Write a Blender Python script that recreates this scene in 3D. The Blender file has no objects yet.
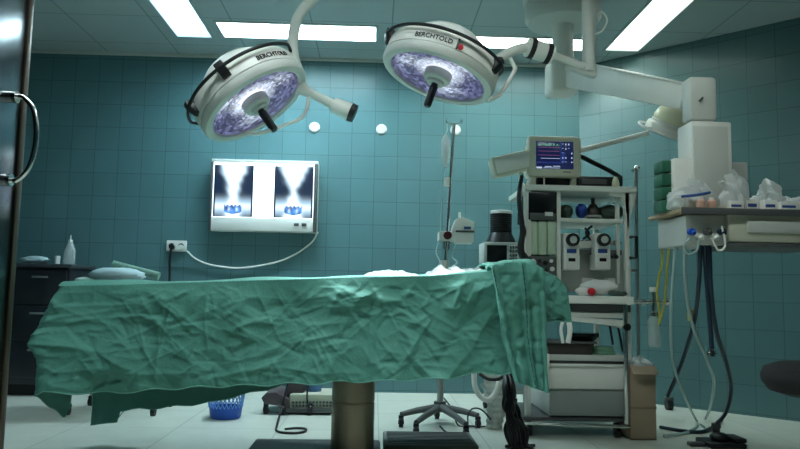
import bpy, bmesh, math, random
import numpy as np
from mathutils import Vector, Matrix

random.seed(7)
rng = np.random.default_rng(11)
scene = bpy.context.scene
COL = scene.collection
PI = math.pi

# ------------------------------------------------------------------ camera
F = 716.8; YAW = .03337; PITCH = .09545; ROLL = .01795
CAMZ = .837; D = 6.157; H = 2.870
fw = Vector((math.sin(YAW)*math.cos(PITCH), math.cos(YAW)*math.cos(PITCH), math.sin(PITCH)))
r0 = Vector((math.cos(YAW), -math.sin(YAW), 0)); u0 = r0.cross(fw)
CR = r0*math.cos(ROLL) + u0*math.sin(ROLL); CU = u0*math.cos(ROLL) - r0*math.sin(ROLL)
CP = Vector((0, 0, CAMZ))
cam = bpy.data.cameras.new('camera'); camo = bpy.data.objects.new('camera', cam); COL.objects.link(camo)
cam.sensor_width = 36; cam.lens = F*36/800; cam.clip_start = .05
camo.matrix_world = Matrix(((CR.x, CU.x, -fw.x, 0), (CR.y, CU.y, -fw.y, 0), (CR.z, CU.z, -fw.z, CAMZ), (0, 0, 0, 1)))
scene.camera = camo

def ray(px, py): return fw + CR*((px-400)/F) + CU*((224.5-py)/F)
def at(px, py, Y):
    d = ray(px, py); return CP + d*(Y/d.y)
def atz(px, py, z):
    d = ray(px, py); return CP + d*((z-CAMZ)/d.z)
def path(*pts): return [at(*p) for p in pts]

# ------------------------------------------------------------------ materials
def srgb(r, g, b):
    f = lambda c: (c/255/12.92) if c/255 <= .04045 else ((c/255+.055)/1.055)**2.4
    return (f(r), f(g), f(b))
def mat(name, col, rough=.5, metal=0., noise=.0, nscale=8., bump=0., bscale=60., emit=None, estr=0., alpha=1., trans=0., coat=0., ior=1.45):
    m = bpy.data.materials.new(name); m.use_nodes = True
    nt = m.node_tree; b = nt.nodes['Principled BSDF']
    b.inputs['Base Color'].default_value = (*col, 1); b.inputs['Roughness'].default_value = rough
    b.inputs['Metallic'].default_value = metal; b.inputs['Alpha'].default_value = alpha
    b.inputs['Transmission Weight'].default_value = trans; b.inputs['Coat Weight'].default_value = coat
    b.inputs['IOR'].default_value = ior
    tc = nt.nodes.new('ShaderNodeTexCoord')
    if noise:
        n = nt.nodes.new('ShaderNodeTexNoise'); n.inputs['Scale'].default_value = nscale; n.inputs['Detail'].default_value = 4
        nt.links.new(tc.outputs['Object'], n.inputs['Vector'])
        mx = nt.nodes.new('ShaderNodeMix'); mx.data_type = 'RGBA'
        mx.inputs['A'].default_value = (*[c*(1-noise) for c in col], 1)
        mx.inputs['B'].default_value = (*[min(1, c*(1+noise)) for c in col], 1)
        nt.links.new(n.outputs['Fac'], mx.inputs['Factor']); nt.links.new(mx.outputs['Result'], b.inputs['Base Color'])
    if bump:
        n = nt.nodes.new('ShaderNodeTexNoise'); n.inputs['Scale'].default_value = bscale; n.inputs['Detail'].default_value = 3
        nt.links.new(tc.outputs['Object'], n.inputs['Vector'])
        bp = nt.nodes.new('ShaderNodeBump'); bp.inputs['Strength'].default_value = bump; bp.inputs['Distance'].default_value = .01
        nt.links.new(n.outputs['Fac'], bp.inputs['Height']); nt.links.new(bp.outputs['Normal'], b.inputs['Normal'])
    if emit:
        b.inputs['Emission Color'].default_value = (*emit, 1); b.inputs['Emission Strength'].default_value = estr
    return m
def grid_mat(name, col, line, w, h, off, mortar, axes='XZ', rough=.3, var=.06, bump=.3, sx=0., sy=0., noise=.05, nscale=3.):
    m = bpy.data.materials.new(name); m.use_nodes = True
    nt = m.node_tree; b = nt.nodes['Principled BSDF']; b.inputs['Roughness'].default_value = rough
    tc = nt.nodes.new('ShaderNodeTexCoord'); sp = nt.nodes.new('ShaderNodeSeparateXYZ'); cb = nt.nodes.new('ShaderNodeCombineXYZ')
    nt.links.new(tc.outputs['Object'], sp.inputs[0])
    for i, a in enumerate(axes):
        ad = nt.nodes.new('ShaderNodeMath'); ad.operation = 'ADD'; ad.inputs[1].default_value = (sx, sy)[i] + 20*(w, h)[i]
        nt.links.new(sp.outputs[a], ad.inputs[0]); nt.links.new(ad.outputs[0], cb.inputs[i])
    br = nt.nodes.new('ShaderNodeTexBrick'); br.offset = off; br.squash = 1
    br.inputs['Scale'].default_value = 1; br.inputs['Brick Width'].default_value = w; br.inputs['Row Height'].default_value = h
    br.inputs['Mortar Size'].default_value = mortar; br.inputs['Mortar Smooth'].default_value = .3; br.inputs['Bias'].default_value = 0
    br.inputs['Color1'].default_value = (*[c*(1-var) for c in col], 1); br.inputs['Color2'].default_value = (*[min(1, c*(1+var)) for c in col], 1)
    br.inputs['Mortar'].default_value = (*line, 1)
    nt.links.new(cb.outputs[0], br.inputs['Vector'])
    n = nt.nodes.new('ShaderNodeTexNoise'); n.inputs['Scale'].default_value = nscale; n.inputs['Detail'].default_value = 5
    nt.links.new(tc.outputs['Object'], n.inputs['Vector'])
    mr = nt.nodes.new('ShaderNodeMapRange'); mr.inputs['To Min'].default_value = 1-noise*2; mr.inputs['To Max'].default_value = 1+noise*2
    nt.links.new(n.outputs['Fac'], mr.inputs['Value'])
    ml = nt.nodes.new('ShaderNodeVectorMath'); ml.operation = 'SCALE'
    nt.links.new(br.outputs['Color'], ml.inputs[0]); nt.links.new(mr.outputs[0], ml.inputs['Scale'])
    nt.links.new(ml.outputs[0], b.inputs['Base Color'])
    bp = nt.nodes.new('ShaderNodeBump'); bp.inputs['Strength'].default_value = bump; bp.inputs['Distance'].default_value = .004; bp.invert = True
    nt.links.new(br.outputs['Fac'], bp.inputs['Height']); nt.links.new(bp.outputs['Normal'], b.inputs['Normal'])
    return m
def attr_mat(name, emit=0., rough=.4, metal=0., base=True):
    """colour read from the mesh's own 'Col' attribute (printed film, screen, facets)"""
    m = bpy.data.materials.new(name); m.use_nodes = True
    nt = m.node_tree; b = nt.nodes['Principled BSDF']; b.inputs['Roughness'].default_value = rough; b.inputs['Metallic'].default_value = metal
    a = nt.nodes.new('ShaderNodeAttribute'); a.attribute_name = 'Col'
    if base: nt.links.new(a.outputs['Color'], b.inputs['Base Color'])
    if emit:
        nt.links.new(a.outputs['Color'], b.inputs['Emission Color']); b.inputs['Emission Strength'].default_value = emit
    return m

M = {}
M['white'] = mat('white_enamel', (.84, .85, .80), .35, noise=.04)
M['cream'] = mat('cream_enamel', (.80, .80, .58), .35, noise=.04)
M['beige'] = mat('beige_plastic', (.56, .57, .46), .5, noise=.05)
M['grey'] = mat('grey_enamel', (.56, .59, .55), .4, noise=.05)
M['lgrey'] = mat('pale_grey_enamel', (.72, .74, .69), .38, noise=.05)
M['dgrey'] = mat('dark_grey_plastic', (.09, .10, .10), .45, noise=.1)
M['black'] = mat('black_rubber', (.012, .013, .015), .4, noise=.15)
M['blackg'] = mat('black_gloss', (.01, .012, .014), .15)
M['steel'] = mat('brushed_steel', (.55, .56, .53), .3, 1., noise=.08, nscale=20)
M['chrome'] = mat('chrome', (.75, .76, .76), .12, 1.)
M['bronze'] = mat('warm_steel', (.25, .225, .165), .36, 1., noise=.15, nscale=6)
M['teal'] = mat('teal_plastic', (.02, .12, .07), .4, noise=.2, nscale=30)
M['blue'] = mat('blue_plastic', (.01, .08, .45), .35, noise=.1)
M['bluelabel'] = mat('blue_print', (.03, .08, .30), .5)
M['ink'] = mat('matt_black_ink', (.01, .011, .012), .9)
M['red'] = mat('red_plastic', (.55, .01, .02), .35)
M['yellow'] = mat('yellow_tube', (.60, .52, .06), .4)
M['card'] = mat('brown_cardboard', (.40, .31, .22), .8, noise=.15, nscale=6)
M['paper'] = mat('white_paper', (.78, .80, .78), .7, noise=.05)
M['pink'] = mat('pink_print', (.65, .40, .32), .6)
M['clear'] = mat('clear_plastic', (.80, .9, .9), .15, alpha=.30, coat=.3, bump=.2, bscale=30)
M['film'] = mat('crinkled_clear_film', (.80, .86, .86), .12, alpha=.66, coat=.6, bump=.5, bscale=25)
M['palehose'] = mat('pale_clear_hose', (.42, .56, .54), .25, alpha=.85)
M['navyhose'] = mat('dark_blue_hose', (.012, .03, .055), .3)
M['cloth'] = mat('green_surgical_cloth', (.088, .29, .235), .78, noise=.12, nscale=5, bump=.35, bscale=38)
M['cloth2'] = mat('green_cloth_second', (.095, .31, .25), .78, noise=.12, nscale=6, bump=.4, bscale=40)
M['hem'] = mat('green_cloth_hem', (.15, .40, .33), .8, noise=.1)
M['stitch'] = mat('dark_stitching', (.01, .07, .06), .8)
M['mint'] = mat('pale_mint_sheet', (.40, .56, .50), .8, noise=.06, bump=.3, bscale=30)
M['pillow'] = mat('pale_blue_cover', (.42, .58, .60), .7, noise=.08, bump=.2, bscale=30)
M['roll'] = mat('patterned_green_roll', (.16, .30, .24), .8, noise=.5, nscale=30)
M['cab'] = mat('dark_cabinet_laminate', (.018, .022, .028), .35, noise=.2)
M['maroon'] = mat('maroon_grey_enamel', (.10, .075, .085), .4, noise=.1)
M['disc'] = mat('white_disc_cover', (.85, .88, .86), .4, noise=.03)
M['dish'] = mat('dark_brown_tray', (.035, .032, .028), .35, noise=.1)
M['palegreen'] = mat('pale_green_panel', (.50, .62, .47), .4, noise=.06)
M['bagblue'] = mat('blue_rubber_bag', (.015, .05, .30), .4, noise=.15)
M['baggreen'] = mat('grey_green_rubber', (.05, .085, .065), .5, noise=.3, nscale=25)
M['door'] = mat('tinted_steel_door', (.055, .07, .08), .16, 1., noise=.1, nscale=3)
M['doortrim'] = mat('bronze_door_edge', (.13, .10, .075), .35, .8)
M['rubberfloor'] = mat('ribbed_grey_rubber', (.15, .165, .15), .6, noise=.1)
M['wood'] = mat('pale_wood_edge', (.50, .38, .24), .5, noise=.2, nscale=12)
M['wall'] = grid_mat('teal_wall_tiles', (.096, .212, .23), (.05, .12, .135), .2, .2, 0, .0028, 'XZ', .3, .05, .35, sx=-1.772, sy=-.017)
M['wallangled'] = grid_mat('teal_wall_tiles_angled', (.075, .165, .17), (.04, .095, .10), .2, .2, 0, .003, 'XZ', .3, .05, .35, sx=0, sy=-.017)  # same tiles, colour darkened for the weaker light on the angled wall
M['ceiling'] = grid_mat('metal_ceiling_panels', (.40, .48, .48), (.20, .25, .26), .61, .61, 0, .006, 'XY', .45, .02, .2, sx=-1.92+.0, sy=-5.262, noise=.03)
M['ceiltrim'] = mat('ceiling_edge_strip', (.55, .58, .52), .5, noise=.05)
M['floor'] = grid_mat('pale_vinyl_floor', (.70, .75, .66), (.45, .50, .45), .61, .61, 0, .004, 'XY', .32, .03, .1, sx=-.651, sy=-5.1, noise=.05, nscale=6)
M['farwall'] = mat('teal_paint', (.05, .12, .13), .5, noise=.1)

# ------------------------------------------------------------------ mesh builder
class MB:
    def __init__(s): s.bm = bmesh.new()
    def _merge(s, b, mtx=None):
        if mtx is not None: b.transform(mtx)
        me = bpy.data.meshes.new('tmp'); b.to_mesh(me); b.free(); s.bm.from_mesh(me); bpy.data.meshes.remove(me); return s
    def box(s, x0, x1, y0, y1, z0, z1, bev=0., seg=2, mtx=None):
        b = bmesh.new(); bmesh.ops.create_cube(b, size=1)
        for v in b.verts:
            v.co = ((x0+x1)/2 + v.co.x*(x1-x0), (y0+y1)/2 + v.co.y*(y1-y0), (z0+z1)/2 + v.co.z*(z1-z0))
        if bev:
            bev = min(bev, .49*min(abs(x1-x0), abs(y1-y0), abs(z1-z0)))
            bmesh.ops.bevel(b, geom=b.edges[:], offset=bev, segments=seg, affect='EDGES', profile=.5)
        bmesh.ops.recalc_face_normals(b, faces=b.faces[:])
        return s._merge(b, mtx)
    def pbox(s, px0, py0, px1, py1, Y, depth, bev=.004):
        """box whose front face fills a pixel rectangle at depth Y"""
        ym = (py0+py1)/2; xm = (px0+px1)/2
        x0 = at(px0, ym, Y).x; x1 = at(px1, ym, Y).x; z1 = at(xm, py0, Y).z; z0 = at(xm, py1, Y).z
        return s.box(x0, x1, Y, Y+depth, z0, z1, bev)
    def tube(s, pts, r, seg=10, smooth=0, closed=False, caps=True):
        pts = [Vector(p) for p in pts]
        if smooth: pts = spline(pts, smooth, closed)
        n = len(pts); rs = r if isinstance(r, (list, tuple)) else None
        if rs and len(rs) != n: rs = np.interp(np.linspace(0, 1, n), np.linspace(0, 1, len(rs)), rs).tolist()
        b = bmesh.new(); rings = []; up = None
        for i, p in enumerate(pts):
            if closed: t = pts[(i+1) % n] - pts[i-1]
            else: t = pts[min(i+1, n-1)] - pts[max(i-1, 0)]
            t.normalize()
            if up is None:
                up = t.orthogonal().normalized()
            else:
                up = (up - t*up.dot(t)); up = up.normalized() if up.length > 1e-6 else t.orthogonal().normalized()
            w = t.cross(up); rr = rs[i] if rs else r
            rings.append([b.verts.new(p + (up*math.cos(a) + w*math.sin(a))*rr) for a in [2*PI*k/seg for k in range(seg)]])
        for i in range(n if closed else n-1):
            A = rings[i]; B = rings[(i+1) % n]
            for k in range(seg): b.faces.new((A[k], A[(k+1) % seg], B[(k+1) % seg], B[k]))
        if caps and not closed:
            b.faces.new(rings[0][::-1]); b.faces.new(rings[-1])
        bmesh.ops.recalc_face_normals(b, faces=b.faces[:])
        return s._merge(b)
    def cyl(s, p0, p1, r, r2=None, seg=24): return s.tube([p0, p1], [r, r if r2 is None else r2], seg)
    def lathe(s, prof, mtx=None, seg=48, close=False, a0=0., a1=2*PI):
        b = bmesh.new(); full = abs(a1-a0-2*PI) < 1e-6; cnt = seg if full else seg+1
        rings = []
        for r, z in prof:
            if r < 1e-6: rings.append([b.verts.new((0, 0, z))])
            else: rings.append([b.verts.new((r*math.cos(a0+(a1-a0)*k/seg), r*math.sin(a0+(a1-a0)*k/seg), z)) for k in range(cnt)])
        m = len(rings)
        for i in range(m if close else m-1):
            A, B = rings[i], rings[(i+1) % m]
            for k in range(seg):
                k2 = (k+1) % cnt
                if len(A) == 1 and len(B) == 1: continue
                if len(A) == 1: b.faces.new((A[0], B[k], B[k2]))
                elif len(B) == 1: b.faces.new((A[k], A[k2], B[0]))
                else: b.faces.new((A[k], A[k2], B[k2], B[k]))
        bmesh.ops.recalc_face_normals(b, faces=b.faces[:])
        return s._merge(b, mtx)
    def ell(s, c, rx, ry, rz, seg=20, mtx=None, lump=0., f=3.):
        b = bmesh.new(); bmesh.ops.create_uvsphere(b, u_segments=seg, v_segments=seg*2//3, radius=1)
        ph = [random.uniform(0, 6) for _ in range(6)]
        for v in b.verts:
            k = 1.
            if lump:
                d = v.co; k += lump*(math.sin(f*d.x*2+ph[0])*math.sin(f*d.y*2+ph[1]) + math.sin(f*d.z*3+ph[2])*math.sin(f*d.x*3.7+ph[3])*.7 + math.sin(f*d.y*5+ph[4])*math.sin(f*d.z*4.4+ph[5])*.5)
            v.co = Vector((v.co.x*rx*k, v.co.y*ry*k, v.co.z*rz*k))
        if mtx is not None: b.transform(mtx)
        b.transform(Matrix.Translation(c)); return s._merge(b)
    def grid(s, P, closed_u=False):
        """P: array [rows][cols][3]"""
        b = bmesh.new(); R, C = len(P), len(P[0])
        V = [[b.verts.new(P[i][j]) for j in range(C)] for i in range(R)]
        for i in range(R-1):
            for j in range(C if closed_u else C-1):
                j2 = (j+1) % C; b.faces.new((V[i][j], V[i][j2], V[i+1][j2], V[i+1][j]))
        return s._merge(b)
    def prism(s, pts2, y0, y1, bev=0.):
        """outline in (x,z) pushed from y0 to y1"""
        b = bmesh.new()
        A = [b.verts.new((x, y0, z)) for x, z in pts2]; B = [b.verts.new((x, y1, z)) for x, z in pts2]; n = len(A)
        b.faces.new(A); b.faces.new(B[::-1])
        for i in range(n): b.faces.new((A[i], B[i], B[(i+1) % n], A[(i+1) % n]))
        bmesh.ops.recalc_face_normals(b, faces=b.faces[:])
        if bev: bmesh.ops.bevel(b, geom=b.edges[:], offset=bev, segments=2, affect='EDGES', profile=.5)
        return s._merge(b)
    def build(s, name, m, parent=None, angle=35, flat=False, base=None):
        o = base if base is not None else Vector((0, 0, 0))
        root = parent
        while root is not None and root.parent is not None: root = root.parent
        if root is not None: o = Vector(root.location)
        s.bm.transform(Matrix.Translation(-o))
        me = bpy.data.meshes.new(name); s.bm.to_mesh(me); s.bm.free()
        if not flat:
            me.shade_smooth(); me.set_sharp_from_angle(angle=math.radians(angle))
        me.materials.append(m)
        ob = bpy.data.objects.new(name, me); COL.objects.link(ob)
        if parent is not None: ob.parent = parent
        else: ob.location = o
        return ob
def spline(pts, k=8, closed=False):
    n = len(pts); out = []
    for i in range(n if closed else n-1):
        p0 = pts[i-1] if (closed or i > 0) else pts[0]*2 - pts[1]
        p1 = pts[i]; p2 = pts[(i+1) % n]
        p3 = pts[(i+2) % n] if (closed or i+2 < n) else pts[-1]*2 - pts[-2]
        for j in range(k):
            t = j/k
            out.append(.5*((2*p1) + (p2-p0)*t + (2*p0-5*p1+4*p2-p3)*t*t + (3*p1-p0-3*p2+p3)*t**3))
    if not closed: out.append(pts[-1].copy())
    return out
def thing(name, loc, label, cat, group=None):
    o = bpy.data.objects.new(name, None); COL.objects.link(o); o.location = loc; o.empty_display_size = .1
    o['label'] = label; o['category'] = cat
    if group: o['group'] = group
    return o
def tag(o, label, cat, group=None):
    o['label'] = label; o['category'] = cat
    if group: o['group'] = group
    return o
def struct(o): o['kind'] = 'structure'; return o
def colors(ob, fn):
    """per-corner printed colour from a function of the vertex position"""
    me = ob.data; a = me.color_attributes.new('Col', 'FLOAT_COLOR', 'POINT')
    for i, v in enumerate(me.vertices): a.data[i].color = (*fn(v.co), 1)
def castor(parent, x, y, r=.035, m='black'):
    w = MB(); w.cyl((x-.013, y, r), (x+.013, y, r), r, seg=20); w.cyl((x-.018, y, r), (x+.018, y, r), r*.45, seg=12)
    w.box(x-.016, x+.016, y-.012, y+.028, r*1.5, r*2.4, .004)
    return w.build('castor', M[m], parent)

# ------------------------------------------------------------------ room shell
CX = 1.772                       # corner of back wall and angled wall
ALEN = 2.6
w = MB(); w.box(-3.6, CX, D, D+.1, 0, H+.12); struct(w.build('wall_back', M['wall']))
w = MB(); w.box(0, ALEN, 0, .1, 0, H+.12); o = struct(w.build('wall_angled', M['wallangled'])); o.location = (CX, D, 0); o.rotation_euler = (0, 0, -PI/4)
RX = CX + ALEN*math.sqrt(.5); RY = D - ALEN*math.sqrt(.5)
w = MB(); w.box(RX, RX+.1, -1.6, RY+.02, 0, H+.12); struct(w.build('wall_right', M['farwall']))
w = MB(); w.box(-3.7, -3.6, 1.35, D+.1, 0, H+.12); struct(w.build('wall_left', M['farwall']))
w = MB(); w.box(-3.6, -1.36, 1.3, 1.4, 0, H+.12); struct(w.build('wall_front', M['farwall']))
w = MB(); w.box(-1.46, -1.36, -1.6, 1.3, 0, H+.12); w.box(-1.36, RX, -1.7, -1.6, 0, H+.12); struct(w.build('wall_entrance', M['farwall']))
w = MB(); w.box(-3.7, RX+.1, -1.7, D+.1, -.1, 0); struct(w.build('floor', M['floor']))

# ceiling with the openings of the recessed lights
HOLES = [(-1.632, -1.36, 4.475, 5.672), (1.862, 2.134, 4.50, 5.70), (-1.25, -.035, 5.335, 5.648), (.52, 1.70, 5.475, 5.72),
         (-1.632, -1.36, 1.3, 2.5), (1.862, 2.134, 1.3, 2.5), (-1.30, -.10, 2.30, 2.58), (.35, 1.55, 2.30, 2.58)]  # second row: unseen lights added to brighten the drape front and the room
xs = sorted({-3.7, RX+.1} | {h[0] for h in HOLES} | {h[1] for h in HOLES})
ys = sorted({-1.7, D+.1} | {h[2] for h in HOLES} | {h[3] for h in HOLES})
w = MB(); bmv = {}
for i in range(len(xs)-1):
    for j in range(len(ys)-1):
        cx, cy = (xs[i]+xs[i+1])/2, (ys[j]+ys[j+1])/2
        if any(h[0] < cx < h[1] and h[2] < cy < h[3] for h in HOLES): continue
        vs = []
        for (a, b) in ((i, j), (i, j+1), (i+1, j+1), (i+1, j)):
            if (a, b) not in bmv: bmv[(a, b)] = w.bm.verts.new((xs[a], ys[b], H))
            vs.append(bmv[(a, b)])
        w.bm.faces.new(vs)
struct(w.build('ceiling', M['ceiling'], flat=True))
w = MB(); w.box(-3.6, CX, D-.045, D, H-.018, H, .003); struct(w.build('trim_1', M['ceiltrim']))

LAMPCOL = [(.48, .80, 1.), (.90, 1., .90), (.68, .90, 1.), (.88, 1., .96), (.7, .9, 1.), (.9, 1., .95), (.86, .99, 1.), (.92, 1., .94)]
LSTR = [2., 1.4, 17.5, 11.5, .8, .6, 9.5, 5.5]
LLAB = ['glowing recessed ceiling light above the left lamp dome, running away into the room',
        'glowing recessed ceiling light at the right, beside the angled tiled wall',
        'glowing recessed ceiling light lying crosswise near the back wall, behind the left lamp pole',
        'glowing recessed ceiling light lying crosswise, half hidden behind the right lamp dome',
        'added out-of-view recessed fill light nearest the entrance on the side of the metal door',
        'added out-of-view recessed fill light nearest the entrance on the side of the black stool',
        'added out-of-view recessed fill light lying crosswise near the entrance, left of the room middle',
        'added out-of-view recessed fill light lying crosswise near the entrance, right of the room middle']
M['reflector'] = mat('white_light_housing', (.85, .88, .87), .5)
M['lightframe'] = mat('light_frame_steel', (.42, .48, .48), .4, noise=.05)
for k, (x0, x1, y0, y1) in enumerate(HOLES):
    t = thing('ceiling_light', ((x0+x1)/2, (y0+y1)/2, H), LLAB[k], 'light', 'recessed ceiling lights')
    f = MB(); q = .022
    for (a, b, c, d) in ((x0-q, x0, y0-q, y1+q), (x1, x1+q, y0-q, y1+q), (x0, x1, y0-q, y0), (x0, x1, y1, y1+q)): f.box(a, b, c, d, H-.008, H+.002, .002)
    f.build('light_frame', M['lightframe'], t)
    dp = .13 if 1 < k < 4 else .075; g = MB()
    for (a, b, c, d) in ((x0-.004, x0, y0, y1), (x1, x1+.004, y0, y1), (x0, x1, y0-.004, y0), (x0, x1, y1, y1+.004)): g.box(a, b, c, d, H, H+dp+.01)
    g.build('housing', M['reflector'], t)
    e = MB(); e.box(x0, x1, y0, y1, H+dp, H+dp+.008)
    e.build('diffuser', mat('lit_diffuser', (.9, .9, .9), .5, emit=LAMPCOL[k], estr=LSTR[k]), t)

# door leaf standing open at the left edge
DXp = at(18.5, 150, 2.40).x
w = MB(); w.box(DXp-.045, DXp, 1.42, 2.40, .01, 2.35, .002); dr = struct(w.build('door_1', M['door'], base=Vector((DXp, 1.42, 0))))
w = MB(); w.box(DXp-.05, DXp+.004, 2.40, 2.432, .01, 2.35, .003); w.build('edge_strip', M['doortrim'], dr)
hy = 2.345; hz1 = at(16, 97, hy).z; hz0 = at(13, 180, hy).z
w = MB()
hp = [Vector((DXp+dx, hy, hz0+(hz1-hz0)*tt)) for dx, tt in ((0, 0), (.028, -.0), (.06, .12), (.078, .35), (.080, .6), (.066, .86), (.03, 1.0), (0, 1.0))]
w.tube(hp, .0085, 12, 6)
for z in (hz0, hz1): w.cyl((DXp, hy, z), (DXp+.012, hy, z), .02)
w.build('door_handle', M['chrome'], dr)

# ------------------------------------------------------------------ operating table and drapes
YF, YB, X0, X1 = 3.27, 3.92, -1.385, .762
tzx = np.array([at(px, 280, YF).x for px in (65, 130, 200, 300, 360, 430, 480, 520, 548)])
tzz = np.array([at(px, py, YF).z for px, py in ((65, 286), (130, 284.5), (200, 282), (300, 279), (360, 277), (430, 276), (480, 272), (520, 268), (548, 270))])
ztop = lambda x: np.interp(x, tzx, tzz)
# crease set on (s, z): s = X on the front, running on round the left end and the back
CRE = []
def crease(h, wd, *pp):
    pts = [at(px, py, YF-.02) for px, py in pp]
    for a, b in zip(pts, pts[1:]): CRE.append((a.x, a.z, b.x, b.z, h, wd))
crease(.016, .022, (367, 279), (380, 300), (376, 340), (375, 360), (388, 380))
crease(-.014, .03, (372, 285), (370, 330), (366, 376))
crease(.012, .016, (381, 300), (397, 328), (412, 338))
crease(.012, .018, (388, 303), (422, 325), (446, 345))
crease(.012, .02, (413, 284), (405, 300), (382, 302))
crease(.012, .02, (461, 282), (453, 310), (436, 297))
crease(.020, .04, (494, 308), (470, 350), (446, 374), (420, 382))
crease(-.012, .03, (480, 300), (455, 340), (430, 366))
crease(.010, .018, (446, 374), (480, 366), (506, 372))
crease(.010, .016, (330, 286), (352, 302), (366, 300))
crease(.008, .014, (300, 300), (330, 296), (350, 310), (340, 340))
crease(.009, .014, (230, 330), (265, 318), (300, 322))
crease(.009, .015, (46, 308), (92, 306), (140, 304))
crease(.008, .014, (66, 322), (105, 318), (150, 315))
crease(.010, .018, (160, 318), (160, 350), (158, 384))
crease(.008, .014, (70, 345), (108, 352), (150, 346))
crease(.010, .018, (60, 372), (100, 368), (150, 374), (210, 370))
crease(.010, .016, (220, 375), (270, 365), (330, 372), (365, 370))
crease(.012, .02, (65, 288), (60, 330), (52, 385))
crease(.008, .012, (208, 284), (206, 320), (210, 350))
def noise2(s, z, n=26, fmin=3, fmax=16):
    o = np.zeros_like(s); g = np.random.default_rng(5)
    for _ in range(n):
        f = g.uniform(fmin, fmax); a = g.uniform(0, PI); o += np.sin(s*f*math.cos(a)+z*f*math.sin(a)*1.4+g.uniform(0, 6.3))/f
    return o
def wrinkles(s, z, n, smin, smax, zmin, zmax, seed=3, amp=1., size=1.):
    g = np.random.default_rng(seed); d = np.zeros_like(s)
    for _ in range(n):
        cs, cz = g.uniform(smin, smax), g.uniform(zmin, zmax); L = g.uniform(.04, .17)*size; a = g.choice([g.normal(.0, .3), g.normal(.75, .3), g.normal(-.7, .35)])
        h = g.uniform(.004, .0095)*g.choice([1, 1, -1])*amp; wd = g.uniform(.008, .02)*(.3+.7*size)
        d += seg_ridge(s, z, cs-L*math.cos(a), cz-L*math.sin(a), cs+L*math.cos(a), cz+L*math.sin(a), h, wd)
    return d
def seg_ridge(s, z, ax, az, bx, bz, h, wd):
    vx, vz = bx-ax, bz-az; L2 = vx*vx+vz*vz+1e-9
    t = np.clip(((s-ax)*vx+(z-az)*vz)/L2, 0, 1); dd = np.hypot(s-ax-t*vx, z-az-t*vz)
    fade = np.sin(np.clip(t, .0, 1)*PI)*.6+.4
    return h*np.exp(-dd/wd)*fade

# perimeter path of the hanging sheet
per = []                                     # (x, y, nx, ny, s, hemz)
NF = 430
hpt = [at(*q, 3.19) for q in ((30, 393), (43, 392), (100, 394), (150, 391), (200, 387), (250, 385), (300, 383), (370, 380), (430, 378), (480, 374), (545, 372))]
hx = np.array([q.x for q in hpt]); hzv = np.array([q.z for q in hpt])
for i in range(NF+1):
    x = X1+(X0-X1)*i/NF; per.append((x, YF, 0, -1, x, float(np.interp(x, hx, hzv))))
for i in range(1, 13):
    a = i/12*PI/2; rr = .03
    per.append((X0-rr*math.sin(a), YF+rr*(1-math.cos(a)), -math.sin(a), -math.cos(a), X0-.047*i/12, .375-.02*i/12))
EL = YB-YF-.06
for i in range(1, 90):
    t = i/90; y = YF+.03+EL*t
    hem = float(np.interp(t, [0, .12, .34, .42, .5, .75, .84, .96, 1], [.355, .30, .225, .26, .42, .44, .42, .38, .16]))
    per.append((X0-.03, y, -1, 0, X0-.047-EL*t, hem))
for i in range(0, 13):
    a = i/12*PI/2; rr = .03
    per.append((X0-rr*math.cos(a), YB-.03+rr*math.sin(a), -math.cos(a), math.sin(a), X0-.047-EL-.047*i/12, .115))
NBk = 150
for i in range(1, NBk+1):
    x = X0+(X1-X0)*i/NBk
    hem = float(np.interp(x, [-1.42, -1.385, -1.2, -.85, -.45, 0, .8], [.115, .17, .19, .235, .335, .44, .45]))
    per.append((x, YB, 0, 1, X0-.1-EL-(x-X0), hem))
per = np.array(per); NV = 92
vv = np.linspace(0, 1, NV)[:, None]
px_, py_, nx_, ny_, s_, hem_ = [per[:, k][None, :] for k in range(6)]
zt = ztop(px_)
S = np.repeat(s_, NV, 0); Z = zt + (hem_-zt)*vv
Rr = .018                                      # rounded top edge
disp = noise2(S, Z)*.035
for c in CRE: disp += 1.1*seg_ridge(S, Z, *c)
disp += wrinkles(S, Z, 330, X0-.1, X1, .38, .93, 3) + wrinkles(S, Z, 420, X0-.1, X1, .38, .93, 17, .9, .45)
disp += wrinkles(S, Z, 70, X0-2.9, X0, .15, .85, 9, 1.5)
disp += .010*np.sin(S*9+.7)*vv + .012*np.sin(S*23+1.)*vv**3
fade = np.clip(vv*6, 0, 1)
outw = .004 + .075*vv + disp*fade
# flare of the left front corner and of the right end
cd = np.exp(-((S-(X0-.02))/.12)**2)
bul = np.interp(vv, [0, .25, .55, .66, .8, 1], [0, .045, .080, .035, .03, .03])
Px = px_ + nx_*outw*.55 - cd*bul*1.05
Py = py_ + ny_*outw - cd*bul*.25
edge = np.minimum(1, vv*NV/6.)
Zr = Z + np.where(vv < 6./NV, 0, 0)
Zr = Zr + .006*np.sin(S*31)*(vv**6)
P = np.stack([Px + 0*Z, Py + 0*Z, Zr], -1)
td = thing('surgical_drape', (-.3, 3.6, .86), 'large crumpled green drape hanging over the front and left end of the operating table', 'drape')
w = MB(); w.grid(P.tolist())
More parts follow.
